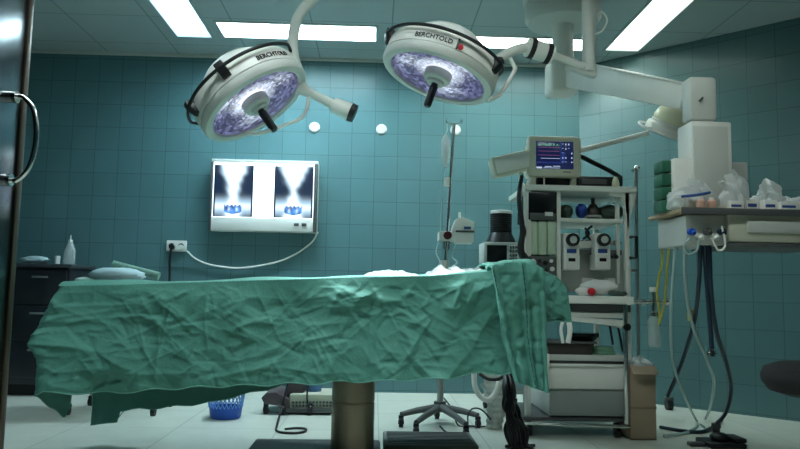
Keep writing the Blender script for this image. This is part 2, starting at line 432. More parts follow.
# the top of the sheet
nxg, nyg = 120, 24
gx = np.linspace(X0-.03, X1, nxg)[None, :].repeat(nyg, 0); gy = np.linspace(YF-.004, YB+.004, nyg)[:, None].repeat(nxg, 1)
e = np.minimum(1, np.minimum(gy-YF+.004, YB+.004-gy)/.05)
gz = ztop(gx) + .010*np.sqrt(np.clip(e, 0, 1)) + noise2(gx, gy)*.02*np.clip(e, 0, 1)
w.grid(np.stack([gx, gy, gz], -1).tolist())
bmesh.ops.remove_doubles(w.bm, verts=w.bm.verts[:], dist=.0025)
w.build('cloth_sheet', M['cloth'], td, 80)
w = MB(); hp = [Vector(p) for p in P[-1][::3].tolist()]; w.tube(hp, .003, 6); w.build('hem', M['hem'], td)

# folded drape over the right end
def band_sheet(L, Rr_, hemf, zfun, YF2, YB2, back, n=64, seed=4, ridges=()):
    g = np.random.default_rng(seed); rows = []
    NVf = 70
    for k in range(NVf+1):                    # up the front
        v = k/NVf; rows.append(('f', v))
    for k in range(1, 25): rows.append(('t', k/25))
    for k in range(0, 21): rows.append(('b', k/20))
    out = []
    for kind, v in rows:
        line = []
        for j in range(n+1):
            u = j/n
            if kind == 'f':
                xl, xr = L(1-v), Rr_(1-v); x = xl+(xr-xl)*u; zt_ = zfun(x); hz = hemf(u); z = hz+(zt_-hz)*v; y = YF2-.055*(1-v)**1.0-.002
                for (c, wd, h) in ridges: y -= h*math.exp(-((u-c-.02*math.sin(v*4))/wd)**2)*(.35+.65*(1-v))
            elif kind == 't':
                xl, xr = L(0), Rr_(0); x = xl+(xr-xl)*u; z = zfun(x)+.012*math.sin(v*PI)+.01*math.sin(u*9+v*5)*math.sin(v*PI); y = YF2+(YB2-YF2)*v
            else:
                xl, xr = L(0), Rr_(0); x = xl+(xr-xl)*u; z = zfun(x)-back*v; y = YB2+.02*v
            line.append((x, y, z))
        out.append(line)
    A = np.array(out); s = A[..., 0]; zz = A[..., 2]
    A[..., 1] -= (wrinkles(s, zz, 90, s.min(), s.max(), .4, .95, seed, .9) + noise2(s, zz)*.02)
    return A.tolist()
xa = [at(x, y, 3.2).x for x, y in ((491, 268), (497, 300), (503, 340), (513, 382))]
xb = [at(x, y, 3.2).x for x, y in ((544, 272), (545, 320), (545, 390))]
zf2 = lambda x: float(np.interp(x, [at(p, 270, 3.2).x for p in (485, 495, 520, 532, 546)], [at(p, q, 3.2).z for p, q in ((485, 270), (495, 265), (520, 262), (532, 263), (546, 271))]))
band = band_sheet(lambda d: float(np.interp(d, [0, .3, .65, 1], xa)), lambda d: float(np.interp(d, [0, .4, 1], xb)),
                  lambda u: at(515+u*29, 380+u*11, 3.2).z, zf2, 3.225, 3.955, .25, 64, 4,
                  ((.04, .05, .034), (.28, .12, .022), (.58, .05, .036), (.80, .11, .024), (.97, .05, .028)))
tf = thing('folded_drape', (.66, 3.6, .93), 'narrow folded green drape with dark stitched edges over the right end of the operating table', 'drape')
w = MB(); w.grid(band); o = w.build('cloth_sheet', M['cloth2'], tf, 80)
sm = o.modifiers.new('thick', 'SOLIDIFY'); sm.thickness = .010; sm.offset = 0
for uu in (1, 37):
    seq = [Vector(r[uu]) + Vector((0, -.0065, 0)) for r in band[:71]]
    w = MB(); w.tube(seq[2:70], [(.0026 if k % 3 else .0012) for k in range(68)], 5); w.build('stitching', M['stitch'], tf)
w = MB()                                        # rolled corner lying on top
w.tube(path((486, 269, 3.3), (500, 264.5, 3.3), (516, 263, 3.3), (528, 263, 3.3), (534, 266, 3.3)), [.012, .022], 12, 6)
w.tube(path((522, 262.5, 3.24), (529, 265, 3.22), (533, 269, 3.22)), .013, 12, 6); w.build('rolled_edge', M['hem'], tf)

# small drape over the head board
zf3 = lambda x: float(np.interp(x, [at(p, 270, 3.35).x for p in (538, 548, 560, 570)], [at(p, q, 3.35).z for p, q in ((538, 268), (548, 271), (560, 277), (570, 287))]))
band2 = band_sheet(lambda d: at(539-1*d, 290, 3.38).x, lambda d: at(568+2*d, 290, 3.38).x, lambda u: at(540+u*28, 321+u*0, 3.38).z, zf3, 3.40, 3.80, .18, 30, 8, ((.35, .1, .012), (.75, .1, .012)))
th = thing('head_drape', (.84, 3.6, .9), 'short green drape over the head board beyond the right end of the operating table', 'drape')
w = MB(); w.grid(band2); o = w.build('cloth_sheet', M['cloth'], th, 80); sm = o.modifiers.new('thick', 'SOLIDIFY'); sm.thickness = .006
w = MB(); w.tube([Vector(p)+Vector((0, -.003, 0)) for p in band2[0]], .004, 6); w.build('hem', M['hem'], th)

tt = thing('operating_table', (-.09, 3.6, 0), 'operating table hidden under green drapes, standing on a thick steel pedestal', 'table')
pc = (at(331, 430, 3.6).x+at(374, 430, 3.6).x)/2; pr = (at(374, 430, 3.6).x-at(331, 430, 3.6).x)/2
w = MB(); w.lathe([(pr, .04), (pr, .30), (pr-.003, .303), (pr-.003, .308), (pr, .311), (pr, .60), (0, .60)], Matrix.Translation((pc, 3.6, 0)), 48); w.build('pedestal', M['bronze'], tt)
w = MB(); w.box(-.615, .045, 3.25, 3.93, 0, .055, .012); w.build('base_plate', M['dgrey'], tt)
w = MB(); w.box(pc-.2, pc+.2, 3.42, 3.78, .60, .70, .01); w.box(-1.35, .74, 3.31, 3.86, .70, .74, .008); w.build('table_frame', M['steel'], tt)
w = MB(); w.box(-1.36, .76, 3.30, 3.87, .74, .815, .03); w.build('mattress', M['black'], tt)
w = MB(); w.box(.76, .93, 3.44, 3.76, .80, .865, .02); w.box(.70, .90, 3.55, 3.65, .74, .80, .005); w.build('head_board', M['black'], tt)

o = MB(); q0, q1 = at(383, 434, 4.0), at(470, 434, 4.0)
o.box(q0.x, q1.x, 3.66, 4.02, .0, .085, .01); st = o.build('foot_step', M['rubberfloor']); tag(st, 'low dark grey step block on the floor right of the table pedestal', 'step')
w = MB()
for k in range(9): w.box(q0.x+.02, q1.x-.02, 3.69+k*.036, 3.705+k*.036, .085, .088, .001)
w.build('ribbed_tread', M['dgrey'], st)

# pale sheet and clear bag on the table
def crumple(name, m, rows, label, cat, seed):
    pass
def lump_sheet(c0, c1, Y0, Y1, prof, seed, amp):
    """mound over a table: prof = [(px, py)] silhouette"""
    n, k = 60, 22; pxs = [p[0] for p in prof]; pys = [p[1] for p in prof]; out = []
    g = np.random.default_rng(seed); ph = g.uniform(0, 6, 8)
    for i in range(k+1):
        t = i/k; row = []
        for j in range(n+1):
            px = c0+(c1-c0)*j/n; top = at(px, float(np.interp(px, pxs, pys)), (Y0+Y1)/2); base = float(ztop(top.x))+.006
            y = Y0+(Y1-Y0)*t; e = max(0, math.sin(t*PI))**.5
            z = base+(top.z-base)*e + amp*e*(math.sin(j*.5+ph[0]+t*4)*math.sin(t*9+ph[1])+math.sin(j*.9+ph[2]-t*7)*.5)
            row.append((top.x+.004*math.sin(t*11+j), y, z))
        out.append(row)
    return out
w = MB(); w.grid(lump_sheet(362, 420, 3.40, 3.80, [(362, 277), (370, 272.5), (385, 270.5), (400, 271), (412, 274), (420, 277)], 2, .003))
tag(w.build('folded_sheet', M['mint'], None, 80, base=Vector((-.02, 3.6, .88))), 'pale mint folded sheet lying on top of the drape in the middle of the table', 'sheet')
w = MB(); w.grid(lump_sheet(424, 486, 3.42, 3.85, [(424, 276), (432, 270), (440, 265), (447, 269), (455, 266), (462, 270), (474, 268), (486, 271)], 6, .006))
tag(w.build('plastic_bag', M['film'], None, 80, base=Vector((.3, 3.6, .88))), 'crinkled clear plastic bag on the drape below the infusion pump', 'bag')

# ------------------------------------------------------------------ surgical lamps
M['facet'] = attr_mat('lamp_reflector_facets', emit=.30, rough=.12, metal=.0)
def lamp_frame(cpx, cpy, Y, dr_, du_, tilt_deg):
    c = at(cpx, cpy, Y); v = (c-CP).normalized(); rr = v.cross(Vector((0, 0, 1))).normalized(); uu = rr.cross(v).normalized()
    t = math.radians(tilt_deg); d = (rr*dr_ + uu*du_).normalized()
    n = (d*math.sin(t) - v*math.cos(t)).normalized()
    x = n.cross(v).normalized()
    if x.dot(rr) < 0: x = -x
    y = n.cross(x).normalized()
    if y.dot(d) > 0: y = -y; 
    # right handed: x, y', n
    if x.cross(y).dot(n) < 0: pass
    m = Matrix(((x.x, y.x, n.x, c.x), (x.y, y.y, n.y, c.y), (x.z, y.z, n.z, c.z), (0, 0, 0, 1)))
    return c, x, y, n, m
def text_on_rim(txt, size, frame, ang, Rm, zmid, flip):
    """raised lettering bent round the housing side"""
    c, x, y, n, m = frame
    cu = bpy.data.curves.new('lettering', 'FONT'); cu.body = txt; cu.size = size; cu.align_x = 'CENTER'; cu.align_y = 'CENTER'; cu.extrude = .0015; cu.resolution_u = 3
    tmp = bpy.data.objects.new('tmp_text', cu); COL.objects.link(tmp)
    dg = bpy.context.evaluated_depsgraph_get(); me = bpy.data.meshes.new_from_object(tmp.evaluated_get(dg))
    b = bmesh.new(); b.from_mesh(me); bpy.data.objects.remove(tmp); bpy.data.curves.remove(cu); bpy.data.meshes.remove(me)
    bmesh.ops.subdivide_edges(b, edges=[e for e in b.edges if e.calc_length() > .02], cuts=2)
    for v in b.verts:
        a = ang - v.co.x/Rm; r = Rm + v.co.z + .001
        v.co = m @ Vector((r*math.cos(a), r*math.sin(a), zmid - v.co.y))
    return b
def make_lamp(label, cpx, cpy, Y, dr_, du_, tilt, R, ybracket, rail_a, textang, tshow, tsize=.033):
    fr = lamp_frame(cpx, cpy, Y, dr_, du_, tilt); c, x, y, n, m = fr
    t = thing('surgical_lamp', c, label, 'surgical lamp', 'surgical lamps over the table')
    k = R/.305
    w = MB(); w.lathe([(.258*k, -.015), (.258*k, .002), (.268*k, .008), (.296*k, .002), (.305*k, -.012), (.305*k, -.036), (.298*k, -.040), (.298*k, -.046), (.258*k, -.046), (.258*k, -.015)], m, 72); w.build('front_ring', M['grey'], t)
    w = MB(); w.lathe([(.29*k, -.04), (.302*k, -.048), (.304*k, -.07), (.302*k, -.105), (.290*k, -.130), (.25*k, -.150), (.17*k, -.156), (0, -.157)], m, 72); w.build('housing', M['white'], t)
    w = MB(); w.lathe([(.205*k, -.15), (.205*k, -.175), (.192*k, -.212), (.15*k, -.245), (.08*k, -.262), (0, -.265)], m, 56); w.build('dome_cap', M['disc'], t)
    # faceted reflector dish
    b = bmesh.new(); NA, NR = 60, 13; rg = np.random.default_rng(int(cpx)); rings = []
    for i in range(NR+1):
        r = (.07+(.257-.07)*i/NR)*k; z = -.012-.032*(1-(i/NR)**2)
        rings.append([b.verts.new(m @ Vector((r*math.cos(2*PI*(j+.5*(i % 2))/NA), r*math.sin(2*PI*(j+.5*(i % 2))/NA), z + rg.uniform(-.004, .004)*(0 < i < NR)))) for j in range(NA)])
    for i in range(NR):
        for j in range(NA):
            j2 = (j+1) % NA
            b.faces.new((rings[i][j], rings[i][j2], rings[i+1][j2], rings[i+1][j]))
    b.faces.new(rings[0]); bmesh.ops.recalc_face_normals(b, faces=b.faces[:])
    w = MB(); w._merge(b); o = w.build('reflector', M['facet'], t, flat=True)
    me = o.data; at_ = me.color_attributes.new('Col', 'FLOAT_COLOR', 'CORNER')
    inv = m.to_3x3().inverted()
    for p in me.polygons:
        lc = inv @ p.center; r = math.hypot(lc.x, lc.y)/k; a = math.atan2(lc.y, lc.x)
        lobes = .5+.5*math.cos(3*a+cpx); g = rg.uniform(0, 1)
        br = max(0., .95-(r-.07)/.085) + .75*lobes**3*max(0, 1-abs(r-.175)/.075)*(.35+.6*g)  # lamp glow and white highlights painted into the facet colours
        col = np.array((.13, .125, .26))*(.35+.9*g*g) + np.array((.9, .92, 1.))*min(1.3, br)*(.55+.55*g)
        for li in p.loop_indices: at_.data[li].color = (*col, 1)
    w = MB(); w.lathe([(.074*k, -.03), (.074*k, .006), (.068*k, .014), (.055*k, .018), (.045*k, .018), (.045*k, .034), (0, .036)], m, 40); w.build('centre_hub', M['grey'], t)
    w = MB(); w.lathe([(0, .03), (.017, .03), (.017, .045), (.021, .05), (.020, .155), (.016, .163), (0, .165)], m, 20); w.build('sterile_handle', M['black'], t)
    # bumper rail round the near half, with black brackets
    a0, a1 = rail_a; pts = []
    for i in range(41):
        a = math.radians(a0+(a1-a0)*i/40); e = min(1, i/3., (40-i)/3.); rr = R*(1.0+.075*e)
        pts.append(m @ Vector((rr*math.cos(a), rr*math.sin(a), -.112)))
    w = MB(); w.tube(pts, .0085, 10); w.build('bumper_rail', M['black'], t)
    for bd in ybracket:
        a = math.radians(bd); rx = Matrix.Rotation(a, 4, 'Z')
        w = MB(); w.prism([(R*.985, -.06), (R*1.03, -.065), (R*1.10, -.11), (R*1.10, -.140), (R*.985, -.140), (R*.96, -.14), (R*.96, -.06)], -.022, .022, .003)
        w.bm.transform(m @ rx); w.build('rail_bracket', M['black'], t)
    w = MB(); w._merge(text_on_rim(tshow, tsize, fr, math.radians(textang), R*1.001, -.070, 1)); w.build('lettering', M['ink'], t)
    return t, fr
LA, frA = make_lamp('lit round surgical lamp with a black handle hanging at the left, tilted to the right', 257, 105, 3.5, .61, -.79, 66, .292, (97, 150), (10, 190), 47, 'BERCHTOLD')
# suspension of the left lamp
w = MB(); w.tube(path((297, 88, 3.58), (312, 94, 3.6), (336, 106, 3.62)), [.030, .022, .027], 14, 5)
w.tube(path((300, 74, 3.6), (303, 85, 3.59), (312, 94, 3.6)), .02, 12, 5); w.build('spring_arm', M['lgrey'], LA)
w = MB(); a, b = at(333, 105, 3.62), at(350, 112, 3.62); w.cyl(a, b, .040, .046); w.build('arm_joint', M['lgrey'], LA)
w = MB(); d = (b-a).normalized(); w.cyl(b, b+d*.028, .050, .046); w.build('joint_cap', M['black'], LA)
w = MB(); w.tube(path((246, 134, 3.46), (262, 133, 3.47), (285, 125, 3.5), (301, 118, 3.55), (307, 108, 3.58), (309, 95, 3.6)), .0095, 10, 6); w.build('yoke_rod', M['lgrey'], LA)
w = MB(); w.tube(path((300, 76, 3.6), (294, 58, 3.62), (293, 38, 3.62), (298, 18, 3.60), (312, 0, 3.56), (334, -14, 3.5), (370, -28, 3.4), (410, -34, 3.3)), .028, 16, 8)
w.build('ceiling_pipe', M['grey'], LA)
hub = at(412, -34, 3.3)
w = MB(); w.cyl(hub-Vector((0, 0, .06)), (hub.x, hub.y, H), .05); w.lathe([(0, H-.09), (.19, H-.085), (.21, H-.04), (.21, H), (0, H)], Matrix.Translation((hub.x, hub.y, 0))); w.build('ceiling_mount', M['lgrey'], LA)

LB, frB = make_lamp('lit round surgical lamp with dark lettering hanging at the centre, nearer to the ceiling pendant', 437, 78, 3.6, -.33, -.94, 67, .300, (32, 172), (10, 178), 106, 'BERCHTOLD', .034)
c, x, y, n, m = frB
# small round emblem beside the lettering
w = MB(); aa = math.radians(79); R_ = .3
for (r_, z_, rad) in ((R_, -.062, .013),):
    pc_ = m @ Vector((R_*math.cos(aa), R_*math.sin(aa), z_)); dn = (m.to_3x3() @ Vector((math.cos(aa), math.sin(aa), 0))); w.cyl(pc_-dn*.004, pc_+dn*.005, rad)
w.build('emblem', M['red'], LB)
w = MB(); aa = math.radians(82.5)
for z0_, z1_ in ((-.098, -.045),):
    p0_ = m @ Vector((R_*1.004*math.cos(aa), R_*1.004*math.sin(aa), z0_)); p1_ = m @ Vector((R_*1.004*math.cos(aa), R_*1.004*math.sin(aa), z1_)); w.cyl(p0_, p1_, .0055, seg=8)
w.build('emblem_stroke', M['blackg'], LB)
w = MB(); w.tube(path((492, 64, 3.62), (503, 56, 3.66), (516, 50, 3.7), (530, 47, 3.72)), [.024, .028], 14, 5); w.build('side_arm', M['lgrey'], LB)
w = MB(); a, b = at(527, 47, 3.72), at(552, 55, 3.74); w.cyl(a, b, .052); w.build('arm_joint', M['lgrey'], LB)
for q in (.18, .82):
    w = MB(); pm = a.lerp(b, q); d = (b-a).normalized(); w.cyl(pm-d*.013, pm+d*.013, .057); w.build('joint_ring', M['black'], LB)
w = MB(); w.tube(path((550, 54, 3.74), (566, 60, 3.76), (578, 65, 3.78), (592, 66, 3.8)), .021, 12, 5); w.build('cross_arm', M['lgrey'], LB)
w = MB(); w.tube(path((510, 58, 3.68), (514, 66, 3.68), (515, 70, 3.67), (508, 82, 3.64), (500, 94, 3.61), (488, 101, 3.56)), .011, 10, 6); w.build('yoke_rod', M['lgrey'], LB)
w = MB(); tp = at(589, 72, 3.8); up = at(589, -20, 3.8); w.cyl((tp.x, 3.8, tp.z), (tp.x, 3.8, H), .037, seg=20)
w.prism([(tp.x-.13, tp.z+.035), (tp.x+.037, tp.z+.035), (tp.x+.037, tp.z-.03), (tp.x+.01, tp.z-.03), (tp.x-.13, tp.z+.015)], 3.775, 3.825, .004); w.build('drop_tube', M['grey'], LB)
w = MB(); w.lathe([(0, H-.05), (.09, H-.05), (.11, H), (0, H)], Matrix.Translation((tp.x, 3.8, 0)), 32); w.build('ceiling_mount', M['lgrey'], LB)
w = MB(); w.tube(path((596, 34, 3.8), (603, 30, 3.8), (607, 20, 3.8), (602, 12, 3.8), (596, 14, 3.8)), .005, 8, 6); w.build('loop_cable', M['white'], LB)

# small examination lamp behind the pendant column
te = thing('examination_lamp', at(662, 125, 4.75), 'small cream examination lamp on a long white arm behind the pendant column', 'lamp')
cE = at(667, 127, 4.75); zE = (Vector((.25, -.45, .85))).normalized()
mE = Matrix.Translation(cE) @ Matrix.Scale(1.12, 4) @ zE.to_track_quat('Z', 'Y').to_matrix().to_4x4()
w = MB(); w.lathe([(0, -.035), (.125, -.04), (.128, -.015), (.12, .01), (.105, .02), (.105, .032), (.095, .04)], mE, 40); w.build('lamp_shade', M['white'], te)
w = MB(); w.lathe([(.1, .036), (.103, .055), (.09, .10), (.06, .125), (0, .13)], mE, 40); w.build('lamp_back', M['cream'], te)
w = MB(); pts = [mE @ Vector((.165*math.cos(a), .165*math.sin(a), -.03)) for a in [2*PI*k/36 for k in range(36)]]; w.tube(pts, .008, 8, closed=True)
for a in (0, PI/2, PI, 3*PI/2): w.cyl(mE @ Vector((.12*math.cos(a), .12*math.sin(a), -.025)), mE @ Vector((.165*math.cos(a), .165*math.sin(a), -.03)), .006, seg=8)
w.build('grab_ring', M['white'], te)
w = MB(); w.tube(path((648, 133, 4.7), (614, 142, 4.72), (578, 151, 4.75)), .018, 14); w.build('lamp_arm', M['white'], te)
pm = at(576, 151, 4.76); ZPOST = at(580, 187, 4.36).z+.008; w = MB(); w.cyl((pm.x, pm.y, ZPOST), (pm.x, pm.y, pm.z+.03), .017); w.cyl((pm.x, pm.y, pm.z-.035), (pm.x, pm.y, pm.z+.035), .03); w.cyl((pm.x, pm.y, ZPOST), (pm.x, pm.y, ZPOST+.02), .03); w.build('lamp_post', M['lgrey'], te)

# ------------------------------------------------------------------ ceiling pendant with supply column
el = at(563, 78, 4.7)
tp_ = thing('ceiling_pendant', (el.x, el.y, H), 'pale grey ceiling pendant arm carrying the supply column at the right', 'pendant')
w = MB(); w.lathe([(0, H-.20), (.10, H-.20), (.235, H-.185), (.255, H-.15), (.255, H-.05), (.27, H-.04), (.27, H), (0, H)], Matrix.Translation((el.x, el.y, 0)), 56); w.build('ceiling_canopy', M['grey'], tp_)
w = MB(); w.cyl((el.x, el.y, el.z), (el.x, el.y, H-.19), .07, seg=32); w.build('drop_tube', M['lgrey'], tp_)
w = MB(); w.box(el.x-.105, el.x+.085, el.y-.11, el.y+.11, el.z-.12, el.z+.115, .03, 3); w.build('elbow_box', M['lgrey'], tp_)
e2 = at(704, 98, 3.5); ea = at(570, 74, 4.64); eb = at(691, 98, 3.56)
d = (eb-ea); L = d.length; d.normalize(); sd = Vector((d.y, -d.x, 0)).normalized(); u_ = sd.cross(d).normalized()
if u_.z < 0: u_ = -u_
mA = Matrix(((d.x, sd.x, u_.x, ea.x), (d.y, sd.y, u_.y, ea.y), (d.z, sd.z, u_.z, ea.z), (0, 0, 0, 1)))
w = MB(); w.prism([(0, -.088), (0, .088), (L, .064), (L, -.064)], -.055, .055, .012); w.bm.transform(mA); w.build('spring_arm', M['lgrey'], tp_)
w = MB(); w.prism([(.03, .0875), (.03, .0925), (L, .069), (L, .064)], -.059, .059); w.bm.transform(mA); w.build('arm_cover', M['white'], tp_)
w = MB(); w.pbox(690, 76, 718, 120, 3.44, .11, .02); w.build('end_housing', M['grey'], tp_)
w = MB(); a = at(700, 100, 3.435); w.cyl(a, a+Vector((0, .02, 0)), .007, seg=10); w.cyl(a+Vector((.014, 0, .014)), a+Vector((-.008, 0, -.008)), .006, seg=8); w.build('lock_lever', M['chrome'], tp_)
w = MB(); w.pbox(692, 121, 733, 206, 3.42, .17, .012); w.build('column', M['lgrey'], tp_)
w = MB(); w.pbox(694, 126, 729, 200, 3.416, .01, .004); w.build('column_cover', M['grey'], tp_)
w = MB(); w.pbox(674, 158, 693, 214, 3.43, .2, .008); w.build('outlet_box', M['white'], tp_)
for k in range(4):
    w = MB(); y0_ = 160+k*13.4; w.pbox(662, y0_, 675, y0_+12, 3.46, .11, .006)
    w.build('gas_outlet', M['teal'], tp_)
w = MB(); w.pbox(733, 162, 748, 180, 3.5, .12, .006); w.build('socket_box', M['grey'], tp_)
# tray shelf with drawer
zt0 = at(740, 209, 3.30).z; xt0 = at(682, 215, 3.30).x; xt1 = at(832, 215, 3.30).x
w = MB(); w.box(xt0, xt1, 3.30, 3.72, zt0-.018, zt0, .005); w.build('shelf_board', M['wood'], tp_)
w = MB(); w.box(xt0-.004, xt1, 3.292, 3.302, zt0-.03, zt0+.003, .003); w.build('edge_rail', M['dgrey'], tp_)
w = MB(); w.pbox(729, 212, 833, 243, 3.315, .38, .008); dw = w.build('drawer', M['beige'], tp_)
w = MB(); w.pbox(748, 221, 808, 233, 3.306, .015, .004); w.build('drawer_handle', M['grey'], dw)
w = MB(); w.pbox(727, 243.5, 834, 247.5, 3.31, .39, .003); w.build('bottom_rail', M['dgrey'], tp_)
w = MB(); w.pbox(686, 215, 728, 245, 3.34, .34, .006); w.build('connection_panel', M['grey'], tp_)
for k, (mm, pp) in enumerate((('blue', 690), ('white', 698), ('dgrey', 706), ('white', 713), ('navyhose', 720))):
    w = MB(); a = at(pp, 232+(k % 2)*5, 3.34); w.cyl(a, a-Vector((0, .03, 0)), .016, seg=16); w.cyl(a-Vector((0, .03, 0)), a-Vector((0, .045, .01)), .010, seg=12); w.build('hose_connector', M[mm], tp_)

for k, pts in enumerate((((690, 238), (684, 246), (688, 254), (697, 250), (699, 238)), ((712, 238), (718, 250), (725, 246), (722, 226)))):
    w = MB(); w.tube(path(*[(x_, y_, 3.30) for x_, y_ in pts]), .005, 8, 6); w.build('short_lead', M['white' if k else 'palehose'], tp_)
# supplies lying on the tray
def crumpled(px, py, w_, h_, Y, dep, seed, m, label, sharp=.32):
    """crumpled film pouch standing on the tray: px, py = middle of its foot"""
    g = np.random.default_rng(seed); c = at(px, py, Y); c.z = zt0+.001
    b = bmesh.new(); bmesh.ops.create_icosphere(b, subdivisions=4, radius=1)
    ph = g.uniform(0, 6.28, 24); fr_ = g.uniform(2, 6, (8, 3))
    for v in b.verts:
        q = np.array(v.co); s = 0
        for i in range(8): s += abs(math.sin(fr_[i] @ q + ph[i]))/8
        k = 1+sharp*(.62-s)*2.4
        v.co = Vector((q[0]*w_/2*k, q[1]*dep/2*k, max(-.5, q[2])*h_/1.5*k + h_/3))
    mn = min(v.co.z for v in b.verts)
    for v in b.verts: v.co.z -= mn
    b.transform(Matrix.Translation(c)); mb = MB(); mb._merge(b)
    o = mb.build('plastic_pouch', M[m], None, 60, base=c); return tag(o, label, 'pouch', 'plastic pouches on the pendant tray')
crumpled(694, 207, .25, .15, 3.47, .18, 21, 'film', 'large crumpled white plastic pouch at the left end of the pendant tray')
crumpled(728, 207, .16, .19, 3.46, .16, 22, 'film', 'tall pointed clear plastic pouch in front of the supply column on the tray', .5)
crumpled(757, 207, .10, .085, 3.52, .12, 23, 'film', 'shiny clear pouch on the tray to the right of the tall pointed one')
crumpled(769, 207, .12, .15, 3.55, .12, 24, 'film', 'clear pouch with a peaked top behind the small boxes on the tray', .5)
crumpled(800, 207, .13, .085, 3.5, .14, 25, 'film', 'clear pouch lying at the right edge of the picture on the tray')
crumpled(786, 207, .09, .095, 3.58, .10, 27, 'film', 'narrow clear pouch at the back of the tray between two other pouches')
crumpled(678, 208, .10, .085, 3.40, .10, 26, 'film', 'small white pouch slumped over the left corner of the tray')
for px, w_, h_, Y, lab in ((737, 15, 10, 3.36, 'flat white carton with blue print at the left of the row on the tray'), (753, 13, 14, 3.4, 'white carton with blue print standing second in the row on the tray'),
                           (771, 14, 12, 3.37, 'white carton with blue print in the middle of the tray above the drawer handle'), (790, 20, 10, 3.35, 'wide white carton with blue print at the right of the tray'), (815, 18, 12, 3.38, 'white carton with blue print farthest to the right on the tray')):
    a = at(px, 206, Y); hw = w_*Y/717/2; hh = h_*Y/717; zb = zt0+.001
    t = thing('carton', (a.x, Y, zb), lab, 'carton', 'cartons on the pendant tray')
    w = MB(); w.box(a.x-hw, a.x+hw, Y, Y+.06, zb, zb+hh, .003); w.build('carton_body', M['paper'], t)
    w = MB(); w.box(a.x-hw*.8, a.x+hw*.6, Y-.001, Y+.002, zb+hh*.35, zb+hh*.6); w.build('printed_band', M['bluelabel'], t)
for px, lab in ((702, 'small bottle with a pinkish label at the front of the tray, left of the other'), (713, 'small bottle with a pinkish label at the front of the tray, right of the other')):
    a = at(px, 208, 3.33); t = thing('medicine_bottle', (a.x, 3.34, zt0), lab, 'bottle', 'small bottles on the pendant tray')
    mt = Matrix.Translation((a.x, 3.34, zt0+.001))
    w = MB(); w.lathe([(0, 0), (.019, 0), (.020, .003), (.020, .038), (.012, .046), (0, .046)], mt, 24); w.build('bottle_body', M['pink'], t)
    w = MB(); w.lathe([(.011, .045), (.011, .058), (0, .058)], mt, 20); w.build('bottle_cap', M['white'], t)
a = at(700, 206, 3.36)
w = MB(); w.tube([(a.x-.09, 3.36, zt0+.062), (a.x-.02, 3.355, zt0+.07), (a.x+.05, 3.36, zt0+.085)], .007, 8, 5); tag(w.build('syringe', M['bluelabel'], None, base=Vector((a.x, 3.36, zt0+.06))), 'thin dark blue stick lying across the pouch at the left of the tray', 'syringe')

# hoses hanging from the pendant
def hose(pts, r, m, label, seg=9):
    w = MB(); w.tube(pts, r, seg, 8); b = Vector(pts[-1]); tag(w.build('hose', M[m], None, base=b), label, 'hose', 'hoses hanging from the pendant')
hose(path((700, 240, 3.36), (699, 280, 3.42), (694, 322, 3.6), (682, 362, 3.9), (668, 396, 4.2)), .011, 'navyhose', 'dark hose slanting from the pendant down to the black castor')
hose(path((704, 240, 3.36), (706, 270, 3.4), (709, 310, 3.42), (712, 352, 3.44)), .012, 'navyhose', 'dark hose hanging straight from the pendant with a bright metal end')
w = MB(); a = at(712, 352, 3.44); w.cyl(a+Vector((0, 0, .015)), a-Vector((0, 0, .02)), .017, seg=16); w.cyl(a+Vector((-.02, 0, -.008)), a+Vector((.02, 0, -.008)), .009, seg=12); tag(w.build('hose_coupling', M['chrome'], None, base=a), 'bright metal coupling at the end of the hanging dark hose', 'coupling')
pd = atz(718, 436, .05)
hose(path((709, 240, 3.36), (711, 290, 3.4), (716, 330, 3.5), (726, 362, 3.7), (731, 388, 3.9), (726, 412, 4.05)) + [pd+Vector((.01, .04, .06))], .011, 'navyhose', 'dark blue hose curving from the pendant down to the foot pedal')
fz = lambda px, py: atz(px, py, .012)
hose(path((676, 242, 3.5), (672, 290, 3.6), (671, 330, 3.7), (673, 362, 3.85), (682, 390, 4.0)) + [fz(696, 420), fz(704, 427)], .008, 'palehose', 'pale thin hose hanging at the left of the pendant down to the floor')
hose(path((684, 242, 3.42), (686, 290, 3.5), (694, 330, 3.6), (707, 360, 3.75), (714, 386, 3.9)) + [fz(706, 418), fz(690, 431), fz(664, 436)], .009, 'palehose', 'pale hose curving in a wide loop from the pendant to the floor')
hose([fz(660, 427), fz(685, 431), fz(705, 431), fz(722, 420)] , .011, 'navyhose', 'dark hose lying on the floor behind the foot pedal')
hose(path((675, 205, 3.55), (670, 240, 3.7), (667, 270, 3.85), (665, 300, 4.0), (660, 322, 4.1)), .006, 'yellow', 'thin yellow hose running from the gas outlets to the flow meter bottle')
a = at(690, 315, 3.58); w = MB(); w.box(a.x-.012, a.x+.012, a.y-.012, a.y+.006, a.z-.03, a.z+.03, .004); tag(w.build('hose_tag', M['yellow'], None, base=a), 'small yellow tag on the dark slanting hose', 'tag')

# foot pedal
t = thing('foot_pedal', (pd.x, pd.y, 0), 'black foot pedal on the floor at the lower right', 'pedal')
w = MB(); w.box(pd.x-.10, pd.x+.11, pd.y-.12, pd.y+.08, 0, .03, .01); w.build('pedal_base', M['black'], t)
w = MB(); w.ell((pd.x, pd.y-.02, .045), .055, .06, .03); w.build('pedal_dome', M['black'], t)
w = MB(); w.cyl((pd.x+.01, pd.y+.04, .02), (pd.x+.01, pd.y+.04, .105), .02); w.cyl((pd.x+.01, pd.y+.04, .09), (pd.x+.01, pd.y+.04, .115), .026); w.build('cable_gland', M['dgrey'], t)
w = MB(); w.box(pd.x-.19, pd.x-.10, pd.y-.06, pd.y-.01, 0, .022, .006); w.build('side_switch', M['dgrey'], t)
w = MB(); w.box(pd.x+.05, pd.x+.12, pd.y-.1, pd.y+.05, .03, .055, .008); w.build('tread_plate', M['black'], t)
